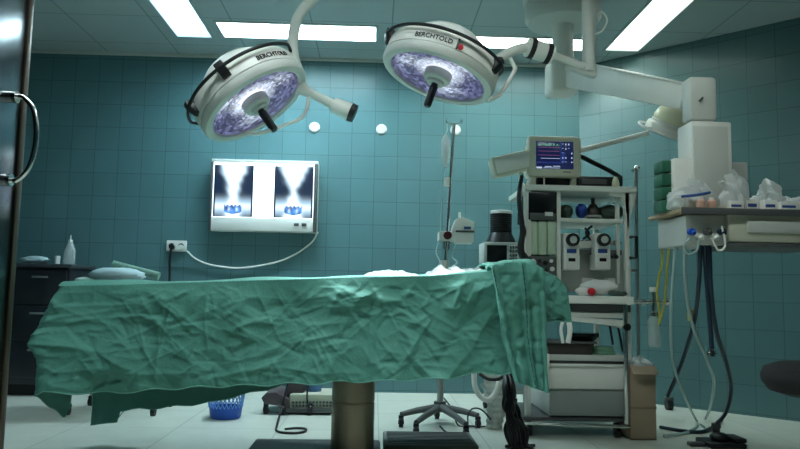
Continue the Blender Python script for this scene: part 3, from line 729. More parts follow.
# loose castor
cs = atz(669, 410, 0); t = thing('loose_castor', (cs.x, cs.y, 0), 'single black castor standing on the floor beside the cardboard box', 'castor')
w = MB(); w.cyl((cs.x-.02, cs.y, .04), (cs.x+.02, cs.y, .04), .04, seg=24); w.build('wheel', M['black'], t)
w = MB(); w.box(cs.x-.03, cs.x+.03, cs.y-.02, cs.y+.03, .07, .095, .005); w.cyl((cs.x, cs.y, .09), (cs.x, cs.y, .13), .012); w.build('fork', M['dgrey'], t)

# stool at the right edge
sp_ = at(814, 379, 2.95); t = thing('round_stool', (sp_.x, sp_.y, 0), 'round black padded stool cut off by the right edge of the picture', 'stool')
ms = Matrix.Translation((sp_.x, sp_.y, 0)); zs = sp_.z
w = MB(); w.lathe([(0, zs-.074), (.10, zs-.072), (.17, zs-.052), (.198, zs-.014), (.200, zs+.012), (.185, zs+.044), (.13, zs+.064), (0, zs+.07)], ms, 48); w.build('seat', mat('matt_black_vinyl', (.008, .008, .009), .8), t)
w = MB(); w.cyl((sp_.x, sp_.y, .1), (sp_.x, sp_.y, zs-.05), .025); w.build('gas_lift', M['chrome'], t)
for k in range(5):
    a = 2*PI*k/5+.3; e = Vector((sp_.x+.26*math.cos(a), sp_.y+.26*math.sin(a), .085))
    w = MB(); w.tube([(sp_.x, sp_.y, .12), e], [.022, .016], 10); lg = w.build('leg', M['steel'], t)
    w = MB(); w.cyl(e-Vector((0, 0, .025)), e, .01, seg=10); w.cyl((e.x-.015, e.y, .03), (e.x+.015, e.y, .03), .03, seg=18); w.build('castor', M['black'], lg)

# ------------------------------------------------------------------ anaesthesia machine
YM = 4.36; YK = 4.92
xl, xr = at(527, 300, YM).x, at(633, 300, YM).x
tm = thing('anaesthesia_machine', ((xl+xr)/2, 4.6, 0), 'grey anaesthesia trolley with two vaporizers, shelves and a white drawer, right of the operating table', 'medical machine')
def P_(name, m, rect, Y, dep, parent=tm, bev=.004):
    w = MB(); w.pbox(*rect, Y, dep, bev); return w.build(name, M[m], parent)
zt_ = at(580, 187, YM).z
P_('top_shelf', 'lgrey', (526, 185.5, 637, 191), YM-.02, YK-YM+.02)
w = MB(); xr_ = at(631, 200, YM).x
w.prism([(xr_-.13, zt_-.02), (xr_+.035, zt_-.02), (xr_+.035, zt_-.05), (xr_-.01, zt_-.20), (xr_-.012, zt_-.25), (xr_-.03, zt_-.25), (xr_-.03, zt_-.17), (xr_-.06, zt_-.06), (xr_-.13, zt_-.05)], YM, YM+.03, .003); w.build('shelf_bracket', M['lgrey'], tm)
for px in (528, 628):
    w = MB(); a = at(px, 300, YM); b0 = .09
    w.box(a.x-.014, a.x+.02, YM, YM+.035, b0, zt_-.02, .005); w.build('upright', M['lgrey'], tm)
    xo = .14 if px < 600 else -.03; w = MB(); w.box(a.x-.014+xo, a.x+.02+xo, YK-.035, YK, b0, zt_-.02, .005); w.build('upright', M['grey'], tm)
P_('side_post', 'lgrey', (556.5, 190, 561, 286), YM+.01, .03)
P_('shelf_ceiling_panel', 'grey', (561, 190, 627, 197), YM+.22, .30)
# left bay
P_('ventilator_screen', 'blackg', (528.5, 192, 557, 220), YM-.004, .35, bev=.006)
w = MB(); w.pbox(530, 213, 556, 220, YM-.008, .012, .002); w.build('ventilator_sill', M['dgrey'], tm)
w = MB(); w.pbox(545, 212, 553, 216, YM-.012, .008, .001); w.build('white_label', M['paper'], tm)
for k in range(3):
    w = MB(); w.pbox(529+k*9.3, 221, 538+k*9.3, 255, YM+.008-.004*(k % 2), .3, .012); w.build('bellows_panel', M['palegreen'], tm)
P_('control_panel', 'dgrey', (528.5, 256, 557, 283), YM-.002, .34, bev=.006)
for k, (px, py) in enumerate(((533, 261), (539, 261), (545, 263), (551, 261), (534, 268), (546, 270), (552, 269))):
    w = MB(); a = at(px, py, YM); w.cyl((a.x, YM-.012, a.z), (a.x, YM, a.z), .011 if k % 2 else .014, seg=16); w.build('control_knob', M['black' if k % 3 else 'lgrey'], tm)
# middle shelf and vaporizer bay
P_('middle_shelf', 'lgrey', (560, 218.5, 623, 222.5), YM+.01, .46)
P_('inner_post', 'lgrey', (616.5, 193, 620, 284), YM+.05, .03)
P_('rear_panel', 'grey', (560, 249, 627, 292), YM+.16, .05)
P_('manifold_rail', 'chrome', (560, 240, 622, 244.5), YM+.09, .03)
P_('manifold_bar', 'dgrey', (560, 249.5, 622, 254.5), YM+.06, .05)
P_('valve_block', 'grey', (579, 241, 596, 248), YM+.05, .06)
for px, lab in ((572, 'left'), (603, 'right')):
    w = MB(); w.pbox(px-8.5, 233, px+8, 270, YM+.0, .12, .012); v = w.build('vaporizer', M['white'], tm)
    a = at(px, 240, YM)
    w = MB(); w.cyl((a.x, YM-.03, a.z), (a.x, YM+.01, a.z), .040, seg=32); w.build('dial', M['black'], v)
    w = MB(); w.cyl((a.x, YM-.038, a.z), (a.x, YM-.028, a.z), .022, seg=24); w.build('dial_hub', M['grey'], v)
    w = MB(); w.pbox(px-5, 249, px+4.5, 253, YM-.004, .01, .001); w.build('scale_window', M['bluelabel'], v)
    w = MB(); w.pbox(px-3.5, 258, px+3.5, 261.5, YM-.004, .01, .001); w.build('sight_glass', M['blackg'], v)
    w = MB(); w.pbox(px-6, 255, px+6, 269, YM-.0025, .01, .002); w.build('filler_plate', M['lgrey'], v)
for px in (611, 616): 
    w = MB(); a = at(px, 257, YM+.06); w.cyl((a.x, YM+.045, a.z), (a.x, YM+.07, a.z), .012, seg=16); w.build('port', M['black'], tm)
w = MB(); w.tube(path((585, 228, YM+.06), (589, 234, YM+.05), (583, 239, YM+.07)), .008, 8, 5); w.tube(path((592, 226, YM+.06), (586, 232, YM+.05), (590, 240, YM+.07)), .008, 8, 5); w.build('selector_lever', M['black'], tm)
w = MB(); hx0 = at(634, 248, YM-.01); a = at(630, 237, YM-.0); b = at(630, 258, YM); 
w.tube([(a.x, YM, a.z), (a.x+.028, YM-.03, a.z), (b.x+.028, YM-.03, b.z), (b.x, YM, b.z)], .011, 10); w.build('push_handle', M['black'], tm)
# worktop and what is under it
P_('worktop', 'white', (567, 296, 634, 304), YM-.11, YK-YM+.05, bev=.006)
P_('worktop_under_strip', 'dgrey', (569, 304.5, 631, 312), YM-.06, .4)  # solid dark grey strip below the worktop edge
P_('flat_drawer', 'grey', (568, 313, 630, 318), YM-.07, .42)
w = MB(); q = [at(px, py, YM-.08) for px, py in ((570, 317), (630, 321), (630, 330), (615, 326), (570, 321))]
w.prism([(p.x, p.z) for p in q], YM-.08, YM+.3, .003); w.build('support_bracket', M['lgrey'], tm)
w = MB(); a = at(626, 327, YM-.08); w.cyl((a.x, YM-.105, a.z), (a.x, YM-.07, a.z), .022, seg=24); w.build('clamp_knob', M['black'], tm)
P_('cabinet_top', 'grey', (546, 355, 626, 361), YM-.07, .55)
P_('cabinet_body', 'grey', (549, 361, 625, 416), YM-.04, .5)
P_('drawer_rail', 'dgrey', (548, 361, 625.5, 364), YM-.055, .05)
d1 = P_('white_drawer', 'white', (548, 366, 624.5, 389), YM-.06, .05); d1.name = 'drawer'; d1['label'] = 'white upper drawer'
w = MB(); w.pbox(548.5, 364, 624, 367, YM-.068, .02, .002); w.build('drawer_grip', M['lgrey'], d1)
M['mgrey'] = mat('mid_grey_enamel', (.30, .34, .32), .45, noise=.05)
d2 = P_('drawer', 'mgrey', (550, 391, 624, 415), YM-.055, .05); d2['label'] = 'grey lower drawer'
P_('corner_post', 'white', (542.5, 354, 549.5, 388), YM-.085, .05)
P_('lower_deck', 'dgrey', (523, 417.5, 630, 421.5), YM-.04, .58)
w = MB(); a, b = at(521, 423, YM-.07), at(632, 427, YM-.07); w.cyl(a, b, .011, seg=14); w.build('foot_rail', M['chrome'], tm)
for px, Y in ((529, YM+.02), (617, YM-.02), (535, YK-.03), (618, YK-.03)):
    a = at(px, 430, Y); castor(tm, a.x, Y, .036)
w = MB(); a = at(625, 300, YM-.09); w.cyl((a.x, YM-.09, at(625, 424, YM-.09).z), (a.x, YM-.09, at(625, 300, YM-.09).z), .014, seg=16); w.build('front_pole', M['chrome'], tm)
w = MB(); a = at(637.5, 300, YM+.25); w.cyl((a.x, YM+.25, .35), (a.x, YM+.25, at(637, 170, YM+.25).z), .012, seg=14); w.box(a.x-.1, a.x+.01, YM+.24, YM+.26, 1.0, 1.02, .003); w.box(a.x-.1, a.x+.01, YM+.24, YM+.26, .4, .42, .003); w.build('side_pole', M['steel'], tm)
w = MB(); c_ = at(637, 168, YM+.25); w.ell(c_, .022, .022, .018); w.cyl(c_, c_+Vector((-.035, 0, -.02)), .009, seg=10); w.build('pole_clamp', M['chrome'], tm)
# rail and flow meter bottle at the right side
w = MB(); a, b = at(630, 302, YM-.06), at(668, 302, YM-.06); w.cyl(a, b, .010, seg=12); w.cyl(at(664, 302, YM-.06), at(668, 302, YM-.06), .02, seg=14); w.cyl(at(641, 302, YM-.06), at(645, 302, YM-.06), .02, seg=14); w.build('side_rail', M['chrome'], tm)
a = at(654, 330, YM-.06); t = thing('flow_meter_bottle', a, 'clear glass humidifier bottle with a white cap hanging beside the yellow hose', 'bottle')
zb_, zt2 = at(654, 347, YM-.06).z, at(654, 316, YM-.06).z; mt = Matrix.Translation((a.x, YM-.06, 0))
w = MB(); w.lathe([(0, zb_), (.036, zb_), (.040, zb_+.01), (.040, zt2-.03), (.025, zt2), (0, zt2)], mt, 28); w.build('glass', M['clear'], t)
w = MB(); w.lathe([(0, zb_+.005), (.036, zb_+.006), (.036, zb_+.07), (0, zb_+.07)], mt, 24); w.build('water', mat('water', (.55, .68, .66), .1, alpha=.55), t)
w = MB(); z1 = at(654, 287, YM-.06).z; w.lathe([(.026, zt2-.003), (.026, zt2+.02), (.012, zt2+.03), (.012, z1-.03), (0, z1-.03)], mt, 20); w.build('valve', M['chrome'], t)
w = MB(); w.lathe([(0, z1-.032), (.024, z1-.03), (.024, z1), (0, z1)], mt, 20); w.build('cap', M['white'], t)
hp_ = path((659, 321, YM-.10), (662, 300, YM-.10), (660, 270, YM-.02), (662, 240, YM-.02)); w = MB(); w.tube(path((661, 240, 4.1), (662, 262, 4.2), (657, 290, 4.25), (660, 318, 4.26), (655, 328, 4.28)), .007, 8, 8); w.build('yellow_tube', M['yellow'], t)

# things on the machine
mon = at(555, 185, 4.45); t = thing('patient_monitor', mon, 'beige patient monitor with a lit dark blue screen on top of the anaesthesia trolley', 'monitor')
w = MB(); w.pbox(528, 135.5, 582, 177, 4.42, .07, .025); w.build('bezel', M['beige'], t)
w = MB(); w.pbox(531, 139, 580, 175, 4.48, .24, .03); w.build('rear_shell', M['beige'], t)
w = MB(); w.pbox(536, 141.5, 573.5, 169, 4.417, .008, .002)
o = w.build('screen', mat('monitor_screen', (.004, .006, .02), .15, emit=(.010, .016, .07), estr=.3), t)
# readout: traces, numbers as short bars
def bars(name, m, lst, Y):
    w = MB()
    for r_ in lst: w.pbox(*r_, Y, .0012, 0)
    return w.build(name, m, o, flat=True)
sc_ = lambda x, y: (536+(x-85)/275*37.5, 141.5+(y-85)/195*27.5)
def sb(x0, y0, x1, y1):
    if y1-y0 < 9: y1 = y0+(y1-y0)*.55
    a = sc_(x0, y0); b = sc_(x1, y1); return (a[0], a[1], b[0], b[1])
EM = lambda n, c, s: mat(n, (.02, .02, .02), .4, emit=c, estr=s*.21)
rg = random.Random(3)
bars('blue_panel', EM('screen_blue', (.03, .07, .40), .6), [sb(88, 228, 268, 240), sb(262, 90, 272, 235), sb(262, 160, 300, 235)], 4.4162)
bars('green_trace', EM('screen_green', (.25, .7, .5), .8), [sb(92+k*12, 110-rg.randint(-7, 14), 102+k*12, 114) for k in range(14)] , 4.4155)
bars('red_trace', EM('screen_red', (.6, .2, .35), .7), [sb(100, 125, 258, 129), sb(100, 152, 258, 156), sb(100, 180, 258, 184)], 4.4155)
mw = EM('screen_white', (.6, .75, 1.), 1.3)
for r4 in ((120, 203, 262, 208), (88, 263, 130, 276), (150, 260, 200, 268), (140, 270, 262, 277), (210, 258, 262, 266)): bars('text_line', mw, [sb(*r4)], 4.4150)
for r_ in range(5):
    for a in range(4):
        if rg.random() > .4: bars('number_readout', mw, [sb(278+a*22, 100+r_*32, 286+a*22, 103+r_*32+rg.randint(2, 9))], 4.4150)
w = MB(); w.pbox(563, 171.5, 571, 172.5, 4.4185, .003, 0); w.build('nameplate', M['dgrey'], t)
for px in (532, 572.5):
    w = MB(); q = [at(a, b, 4.45) for a, b in ((px-3, 186), (px+4, 186), (px+4, 176), (px+1, 176))]
    w.prism([(p.x, p.z) for p in q], 4.45, 4.62, .003); w.build('foot', M['beige'], t)
P0 = at(537, 182, 4.47); t = thing('gas_module', P0, 'low black module box between the feet of the beige patient monitor', 'module')
w = MB(); w.pbox(538, 177.5, 570, 185.5, 4.46, .25, .004); w.build('module_body', M['blackg'], t)
w = MB(); w.pbox(543.5, 177.5, 545, 185.5, 4.455, .006, .001); w.build('bright_edge', M['lgrey'], t)
a = at(600, 182, 4.5); t = thing('recorder_box', a, 'long flat black box on top of the trolley right of the monitor', 'recorder')
w = MB(); w.pbox(578, 176.5, 623, 185.5, 4.44, .3, .006); w.build('recorder_body', M['black'], t)
w = MB(); w.pbox(582, 179, 607, 184, 4.437, .006, .002); w.build('front_panel', M['dgrey'], t)
a = at(615, 182, 4.41); mt = Matrix.Translation((a.x, 4.40, zt_+.012))
w = MB(); w.lathe([(0, 0), (.022, 0), (.024, .02), (.018, .045), (.010, .062), (0, .065)], mt, 24); tag(w.build('white_cup', M['cream'], None, base=Vector((a.x, 4.40, zt_))), 'small cream cup in front of the flat black box on the trolley top', 'cup')
# side display on bracket
c0 = at(511, 164, 4.48); t = thing('side_display', c0, 'beige tilted display housing sticking out at the left of the patient monitor', 'display')
mR = Matrix.Translation(c0) @ Matrix.Rotation(math.radians(-14), 4, 'Y')
w = MB(); w.box(-.125, .135, -.05, .10, -.062, .062, .014, 2, mR); w.build('housing', M['beige'], t)
w = MB(); w.box(-.11, .12, -.054, -.045, -.048, .05, .004, 2, mR); w.build('cover_panel', M['lgrey'], t)
w = MB(); w.tube(path((520, 172, 4.5), (521, 182, 4.5), (528, 190, 4.5)), .012, 10, 4); w.build('bracket', M['lgrey'], t)
# black cable down the left side of the trolley, black strap at the right of the monitor
w = MB(); w.tube(path((522, 176, 4.42), (519, 195, 4.36), (521, 215, 4.34), (523, 232, 4.34), (521, 250, 4.34), (527, 262, 4.34)), [.012, .026], 10, 7); tag(w.build('black_cable', M['black'], None, base=at(521, 215, 4.34)), 'thick black cable hanging down the left side of the anaesthesia trolley', 'cable')
w = MB(); w.tube(path((524, 186, 4.345), (524.5, 220, 4.33), (525, 260, 4.33)), .006, 8, 4); tag(w.build('white_cable', M['white'], None, base=at(525, 220, 4.33)), 'thin white cable running straight down the left upright of the trolley', 'cable')
w = MB(); w.tube(path((580, 156, 4.56), (594, 163, 4.6), (610, 171, 4.64), (621, 178, 4.66)), .015, 10, 5); tag(w.build('black_strap', M['black'], None, base=at(600, 166, 4.6)), 'black cable slanting from the monitor back to the flat black box', 'cable')
# shelf contents
zs_ = at(590, 218.5, YM+.1).z
def on_shelf(px): return at(px, 216, YM+.14)
a = on_shelf(566); w = MB(); w.ell((a.x, a.y, zs_+.045), .042, .05, .045, lump=.12); tag(w.build('breathing_bag', M['baggreen'], None, base=Vector((a.x, a.y, zs_))), 'small dark green rubber bag at the left end of the middle shelf', 'bag')
a = on_shelf(580); w = MB(); w.ell((a.x, a.y-.03, zs_+.048), .036, .04, .048, lump=.05); tag(w.build('breathing_bag', M['bagblue'], None, base=Vector((a.x, a.y, zs_))), 'bright blue rubber bag on the middle shelf of the trolley', 'bag')
a = on_shelf(612); w = MB(); w.ell((a.x-.01, a.y, zs_+.047), .085, .06, .047, lump=.10); tag(w.build('breathing_bag', M['baggreen'], None, base=Vector((a.x, a.y, zs_))), 'large grey green rubber bag at the right end of the middle shelf', 'bag')
a = on_shelf(593); t = thing('face_mask', (a.x, a.y, zs_), 'dark cone shaped rubber mask standing between blue bag and green bag on the shelf', 'mask')
mt = Matrix.Translation((a.x, a.y, zs_))
w = MB(); w.lathe([(0, 0), (.046, 0), (.05, .02), (.042, .06), (.026, .09), (.013, .10), (0, .10)], mt, 28); w.build('mask_cone', M['dish'], t)
w = MB(); w.lathe([(.012, .098), (.012, .125), (.017, .127), (.010, .135), (0, .136)], mt, 20); w.build('mask_neck', M['black'], t)
w = MB(); w.tube([Vector((a.x+.048*math.cos(q), a.y+.048*math.sin(q), zs_+.016)) for q in [2*PI*k/24 for k in range(24)]], .008, 8, closed=True); w.build('cushion_ring', M['grey'], t)
# on the worktop
zw = at(600, 296, YM-.05).z
a = at(599, 295, YM-.02)
w = MB(); w.ell((a.x, a.y, zw+.052), .115, .07, .048, lump=.06); tag(w.build('white_bag', M['paper'], None, base=Vector((a.x, a.y, zw))), 'white rounded bag lying on the worktop below the vaporizers', 'bag')
a = at(583, 296, YM-.09); w = MB(); w.ell((a.x, a.y, zw+.026), .045, .02, .024, lump=.1); tag(w.build('gauze_roll', M['white'], None, base=Vector((a.x, a.y, zw))), 'small white gauze at the left of the red ball on the worktop', 'gauze')
a = at(591, 294, YM-.1); w = MB(); w.ell((a.x, a.y-.012, zw+.024), .024, .024, .024); tag(w.build('red_ball', M['red'], None, base=Vector((a.x, a.y, zw))), 'small red rubber ball at the front of the worktop', 'ball')
for p0, p1, lab in ((582, 594, 'white card leaning behind the left side of the white bag'), (604, 618, 'white card leaning behind the right side of the white bag')):
    w = MB(); w.pbox(p0, 278, p1, 291, YM+.10, .004, .001); o_ = w.build('white_card', M['paper'], None, base=at(p0, 291, YM+.1)); tag(o_, lab+' on the worktop', 'card')
a = at(618, 294, YM-.08); w = MB(); w.ell((a.x, a.y, zw+.016), .06, .025, .015, lump=.15); tag(w.build('dark_tubing', M['baggreen'], None, base=Vector((a.x, a.y, zw))), 'dark green lump of tubing at the right end of the worktop', 'tubing')
# on the cabinet top
zc = at(590, 355, YM-.05).z
q = [at(px, py, YM-.04) for px, py in ((545, 342), (549, 354.5), (591, 354.5), (594, 342))]
w = MB(); w.prism([(q[0].x, q[0].z), (q[1].x, zc+.001), (q[2].x, zc+.001), (q[3].x, q[3].z)], YM-.06, YM+.2, .004); t = w.build('instrument_tray', M['dish'], None, base=Vector((q[1].x, YM, zc))); tag(t, 'dark brown open tray on top of the drawer cabinet', 'tray')
w = MB(); zz_ = q[0].z; w.tube([(q[0].x-.006, YM-.066, zz_), (q[3].x+.006, YM-.066, zz_), (q[3].x+.006, YM+.206, zz_), (q[0].x-.006, YM+.206, zz_)], .007, 8, closed=True); w.build('tray_rim', M['dgrey'], t)
a = at(583, 343, YM+.05); w = MB(); w.lathe([(0, zz_+.006), (.07, zz_+.006), (.10, zz_+.035), (.098, zz_+.055), (.05, zz_+.055), (0, zz_+.055)], Matrix.Translation((a.x, YM+.06, 0)), 36); tag(w.build('black_bowl', M['blackg'], None, base=Vector((a.x, YM+.06, zz_))), 'black bowl lying in the dark brown tray on the cabinet', 'bowl')
a = at(604, 354, YM-.02); w = MB()
for k in range(4):
    w.tube([Vector((a.x+(.075-.006*k)*math.cos(q_), a.y+.03+(.05-.004*k)*math.sin(q_), zc+.008+k*.011)) for q_ in [2*PI*j/30 for j in range(30)]], .0065, 8, closed=True)
tag(w.build('coiled_tube', M['palehose'] if False else mat('green_tube', (.16, .33, .22), .4), None, base=Vector((a.x, a.y, zc))), 'coil of pale green tubing on the cabinet top right of the brown tray', 'tubing')
w = MB()
for p0, p1 in (((609, 322), (613, 345)), ((617, 322), (623, 352))): w.cyl(at(*p0, YM+.1), at(*p1, YM+.06), .008, seg=8)
w.build('blue_hose_pair', M['navyhose'], tm)
w = MB(); w.tube(path((563, 320, YM-.06), (561, 330, YM-.07), (563, 343, YM-.07)), .010, 8, 4); w.tube(path((568, 318, YM-.06), (570, 330, YM-.07), (568, 343, YM-.07)), .016, 10, 4); w.build('white_stub_hose', M['white'], tm)

# ------------------------------------------------------------------ equipment cart with second monitor
a = at(502, 262, 5.05); zc2 = at(502, 266, 5.05).z
t = thing('equipment_cart', (a.x, 5.15, 0), 'narrow steel cart behind the right end of the operating table carrying the dark monitor', 'cart')
w = MB(); w.box(a.x-.12, a.x+.18, 5.02, 5.40, zc2-.03, zc2, .006); w.build('cart_top', M['steel'], t)
w = MB(); w.box(a.x-.10, a.x+.18, 5.02, 5.40, .16, .185, .006); w.build('cart_shelf', M['steel'], t)
for dx in (-.06, .16):
    for dy in (5.04, 5.38):
        w = MB(); w.cyl((a.x+dx, dy, .07), (a.x+dx, dy, zc2-.02), .012, seg=12); lg = w.build('leg', M['steel'], t); castor(lg, a.x+dx, dy, .032)
t = thing('vital_signs_monitor', (a.x, 5.1, zc2), 'small grey monitor with a dark screen and buttons below the black cylinder', 'monitor')
w = MB(); w.pbox(484, 242, 519, 264.5, 5.06, .26, .01); w.build('case', M['grey'], t)
w = MB(); w.pbox(487, 245, 507, 262, 5.054, .01, .003); w.build('screen', M['blackg'], t)
w = MB(); w.pbox(509, 245, 518, 262, 5.056, .01, .002); w.build('button_panel', M['lgrey'], t)
for i in range(4):
    for j in range(3):
        w = MB(); w.pbox(509.7+j*2.8, 246+i*4, 511.8+j*2.8, 248.6+i*4, 5.05, .008, .001); w.build('button', M['dgrey'], t)
zm = at(502, 242, 5.06).z; mt = Matrix.Translation((at(501, 225, 5.18).x, 5.18, zm))
t = thing('black_canister', (at(501, 225, 5.18).x, 5.18, zm), 'black ribbed cylinder with a white lid standing on the small grey monitor', 'canister')
hC = at(501, 211, 5.18).z-zm; rC = 11*5.18/717; prof = [(0, .0), (rC*1.38, 0), (rC*1.32, .02), (rC*1.02, hC*.28)]
for k in range(9): z_ = hC*(.30+.066*k); prof += [(rC, z_), (rC*.93, z_+hC*.02), (rC, z_+hC*.04)]
prof += [(rC, hC*.91), (0, hC*.91)]
w = MB(); w.lathe(prof, mt, 36); w.build('ribbed_body', M['black'], t)
w = MB(); w.lathe([(0, hC*.90), (rC*1.03, hC*.90), (rC*1.03, hC*.985), (rC*.95, hC), (0, hC)], mt, 36); w.build('lid', M['disc'], t)

# ------------------------------------------------------------------ infusion stand
bx = at(440, 400, 4.78); t = thing('infusion_stand', (bx.x, 4.78, 0), 'slim infusion stand with a five armed base on castors behind the operating table', 'stand')
tpz = at(454, 124, 4.78)
w = MB(); w.cyl((bx.x, 4.78, .12), (bx.x+.02, 4.78, 1.0), .022, seg=18); w.build('lower_tube', M['steel'], t)
w = MB(); w.cyl((bx.x+.02, 4.78, .95), (tpz.x, 4.78, tpz.z), .011, seg=14); w.build('upper_pole', M['chrome'], t)
w = MB(); w.cyl((bx.x+.018, 4.78, .96), (bx.x+.022, 4.78, 1.06), .028, seg=16); k_ = at(447, 182, 4.78); w.cyl(k_-Vector((0, 0, .03)), k_+Vector((0, 0, .03)), .019, seg=14); w.build('collar', M['lgrey'], t)
for s in (-1, 1):
    w = MB(); w.tube([tpz, tpz+Vector((s*.03, 0, .0)), tpz+Vector((s*.05, 0, .012)), tpz+Vector((s*.052, 0, .035))], .005, 8, 4); w.build('hook', M['chrome'], t)
w = MB(); w.cyl((bx.x, 4.78, .07), (bx.x, 4.78, .135), .04, seg=20); w.build('base_hub', M['dgrey'], t)
for px, py in ((401, 427), (416, 436), (466, 438), (478, 428), (437, 419)):
    e = atz(px, py, .0)
    w = MB(); w.tube([(bx.x, 4.78, .10), (bx.x+(e.x-bx.x)*.6, 4.78+(e.y-4.78)*.6, .092), (e.x, e.y, .078)], [.024, .016], 10); lg = w.build('base_arm', M['dgrey'], t)
    castor(lg, e.x, e.y, .03)
# bag and pump
a = at(447, 150, 4.83); zt3, zb3 = at(448, 134, 4.83).z, at(446, 168, 4.83).z; x_ = at(445.5, 150, 4.83).x
t = thing('infusion_bag', (x_, 4.83, zt3), 'slim clear infusion bottle hanging from the top hook of the infusion stand', 'infusion bag')
w = MB(); w.lathe([(0, zb3), (.014, zb3+.005), (.026, zb3+.04), (.030, zb3+.08), (.030, zt3-.05), (.018, zt3-.015), (.006, zt3), (0, zt3)], Matrix.Translation((x_, 4.825, 0)) @ Matrix.Diagonal((1, .7, 1, 1)), 24); w.build('bottle_body', M['film'], t)
w = MB(); w.tube([(x_, 4.825, zt3-.005), (x_+.01, 4.83, zt3+.03), tuple(tpz+Vector((-.05, -.005, .02)))], .003, 6, 4); w.build('hanger', M['white'], t)
w = MB(); w.tube([(x_, 4.825, zb3), (x_-.02, 4.82, zb3-.2), (x_-.03, 4.82, zb3-.38), tuple(at(441, 238, 4.76))], .003, 6, 6); w.build('drip_line', M['palehose'], t)
pc2 = at(452, 236, 4.78); t = thing('infusion_pump', pc2, 'white infusion pump with a dark red knob clamped to the infusion stand', 'pump')
w = MB(); w.pbox(439, 231, 462, 241, 4.76, .12, .01); w.pbox(455, 231.5, 474, 243, 4.74, .13, .01); w.build('pump_body', M['white'], t)
q = [at(px, py, 4.75) for px, py in ((452, 231.5), (474, 232), (474.5, 222), (463, 217), (456, 219), (453, 226))]
w = MB(); w.prism([(p.x, p.z) for p in q], 4.75, 4.85, .006); w.build('pump_head', M['white'], t)
w = MB(); w.pbox(458.5, 212, 461, 219, 4.78, .02, .003); w.build('pump_latch', M['white'], t)
w = MB(); w.pbox(456, 230.5, 475, 232.2, 4.735, .1, .001); w.build('seam_strip', M['dgrey'], t)
w = MB(); w.pbox(464, 226.5, 471, 229, 4.746, .006, .001); w.build('display', M['bluelabel'], t)
a = at(447.5, 235.5, 4.76); w = MB(); w.cyl((a.x, 4.735, a.z), (a.x, 4.765, a.z), .027, seg=24); w.cyl((a.x, 4.728, a.z), (a.x, 4.74, a.z), .016, seg=20); w.build('knob', mat('dark_red_knob', (.10, .01, .02), .4), t)
w = MB(); w.pbox(444, 240, 450, 249, 4.80, .07, .006); w.build('clamp', M['dgrey'], t)
w = MB(); w.tube(path((439, 240, 4.78), (436, 252, 4.72), (440, 262, 4.6), (437, 268, 4.4)), .004, 6, 6); w.tube(path((456, 243, 4.74), (452, 256, 4.7), (457, 262, 4.6), (452, 267, 4.5)), .004, 6, 6); w.build('tubing', M['palehose'], t)

# ------------------------------------------------------------------ light box with two radiographs
bxl, bxr = at(210.5, 195, 6.05).x, at(317.5, 195, 6.05).x; bzt, bzb = at(264, 160.5, 6.05).z, at(264, 231.5, 6.05).z
t = thing('x_ray_light_box', ((bxl+bxr)/2, 6.1, (bzt+bzb)/2), 'lit white x-ray light box hanging on the tiled back wall', 'light box')
w = MB(); w.box(bxl, bxr, 6.06, D-.001, bzb, bzt, .006); w.build('case', M['lgrey'], t)
pz = bzb+.115
w = MB(); w.box(bxl+.018, bxr-.035, 6.052, 6.062, pz, bzt-.02, .002); w.build('lit_panel', mat('light_box_glow', (.9, .92, .95), .4, emit=(.72, .93, 1.), estr=1.1), t)
w = MB(); w.box(bxl, bxr, 6.04, 6.075, bzt-.022, bzt+.004, .004); w.build('top_clip_rail', M['white'], t)
w = MB(); w.box(bxl+.01, bxr-.03, 6.045, 6.07, bzb+.004, pz, .004); w.build('control_strip', M['white'], t)
w = MB(); w.box(bxr-.03, bxr, 6.04, 6.075, bzb, bzt-.022, .003); w.build('side_rail', M['dgrey'], t)
w = MB(); w.box(bxl-.006, bxl+.016, 6.04, 6.075, bzb, bzt-.022, .003); w.build('side_rail', M['dgrey'], t)
for k in (0, 1):
    w = MB(); w.box(bxr-.19+k*.065, bxr-.15+k*.065, 6.036, 6.05, bzb+.05, bzb+.075, .003); w.build('rocker_switch', M['dgrey'], t)
M['xray'] = attr_mat('radiograph_film', emit=.6, rough=.3, base=False)
M['xray'].node_tree.nodes['Principled BSDF'].inputs['Base Color'].default_value = (.01, .015, .03, 1)
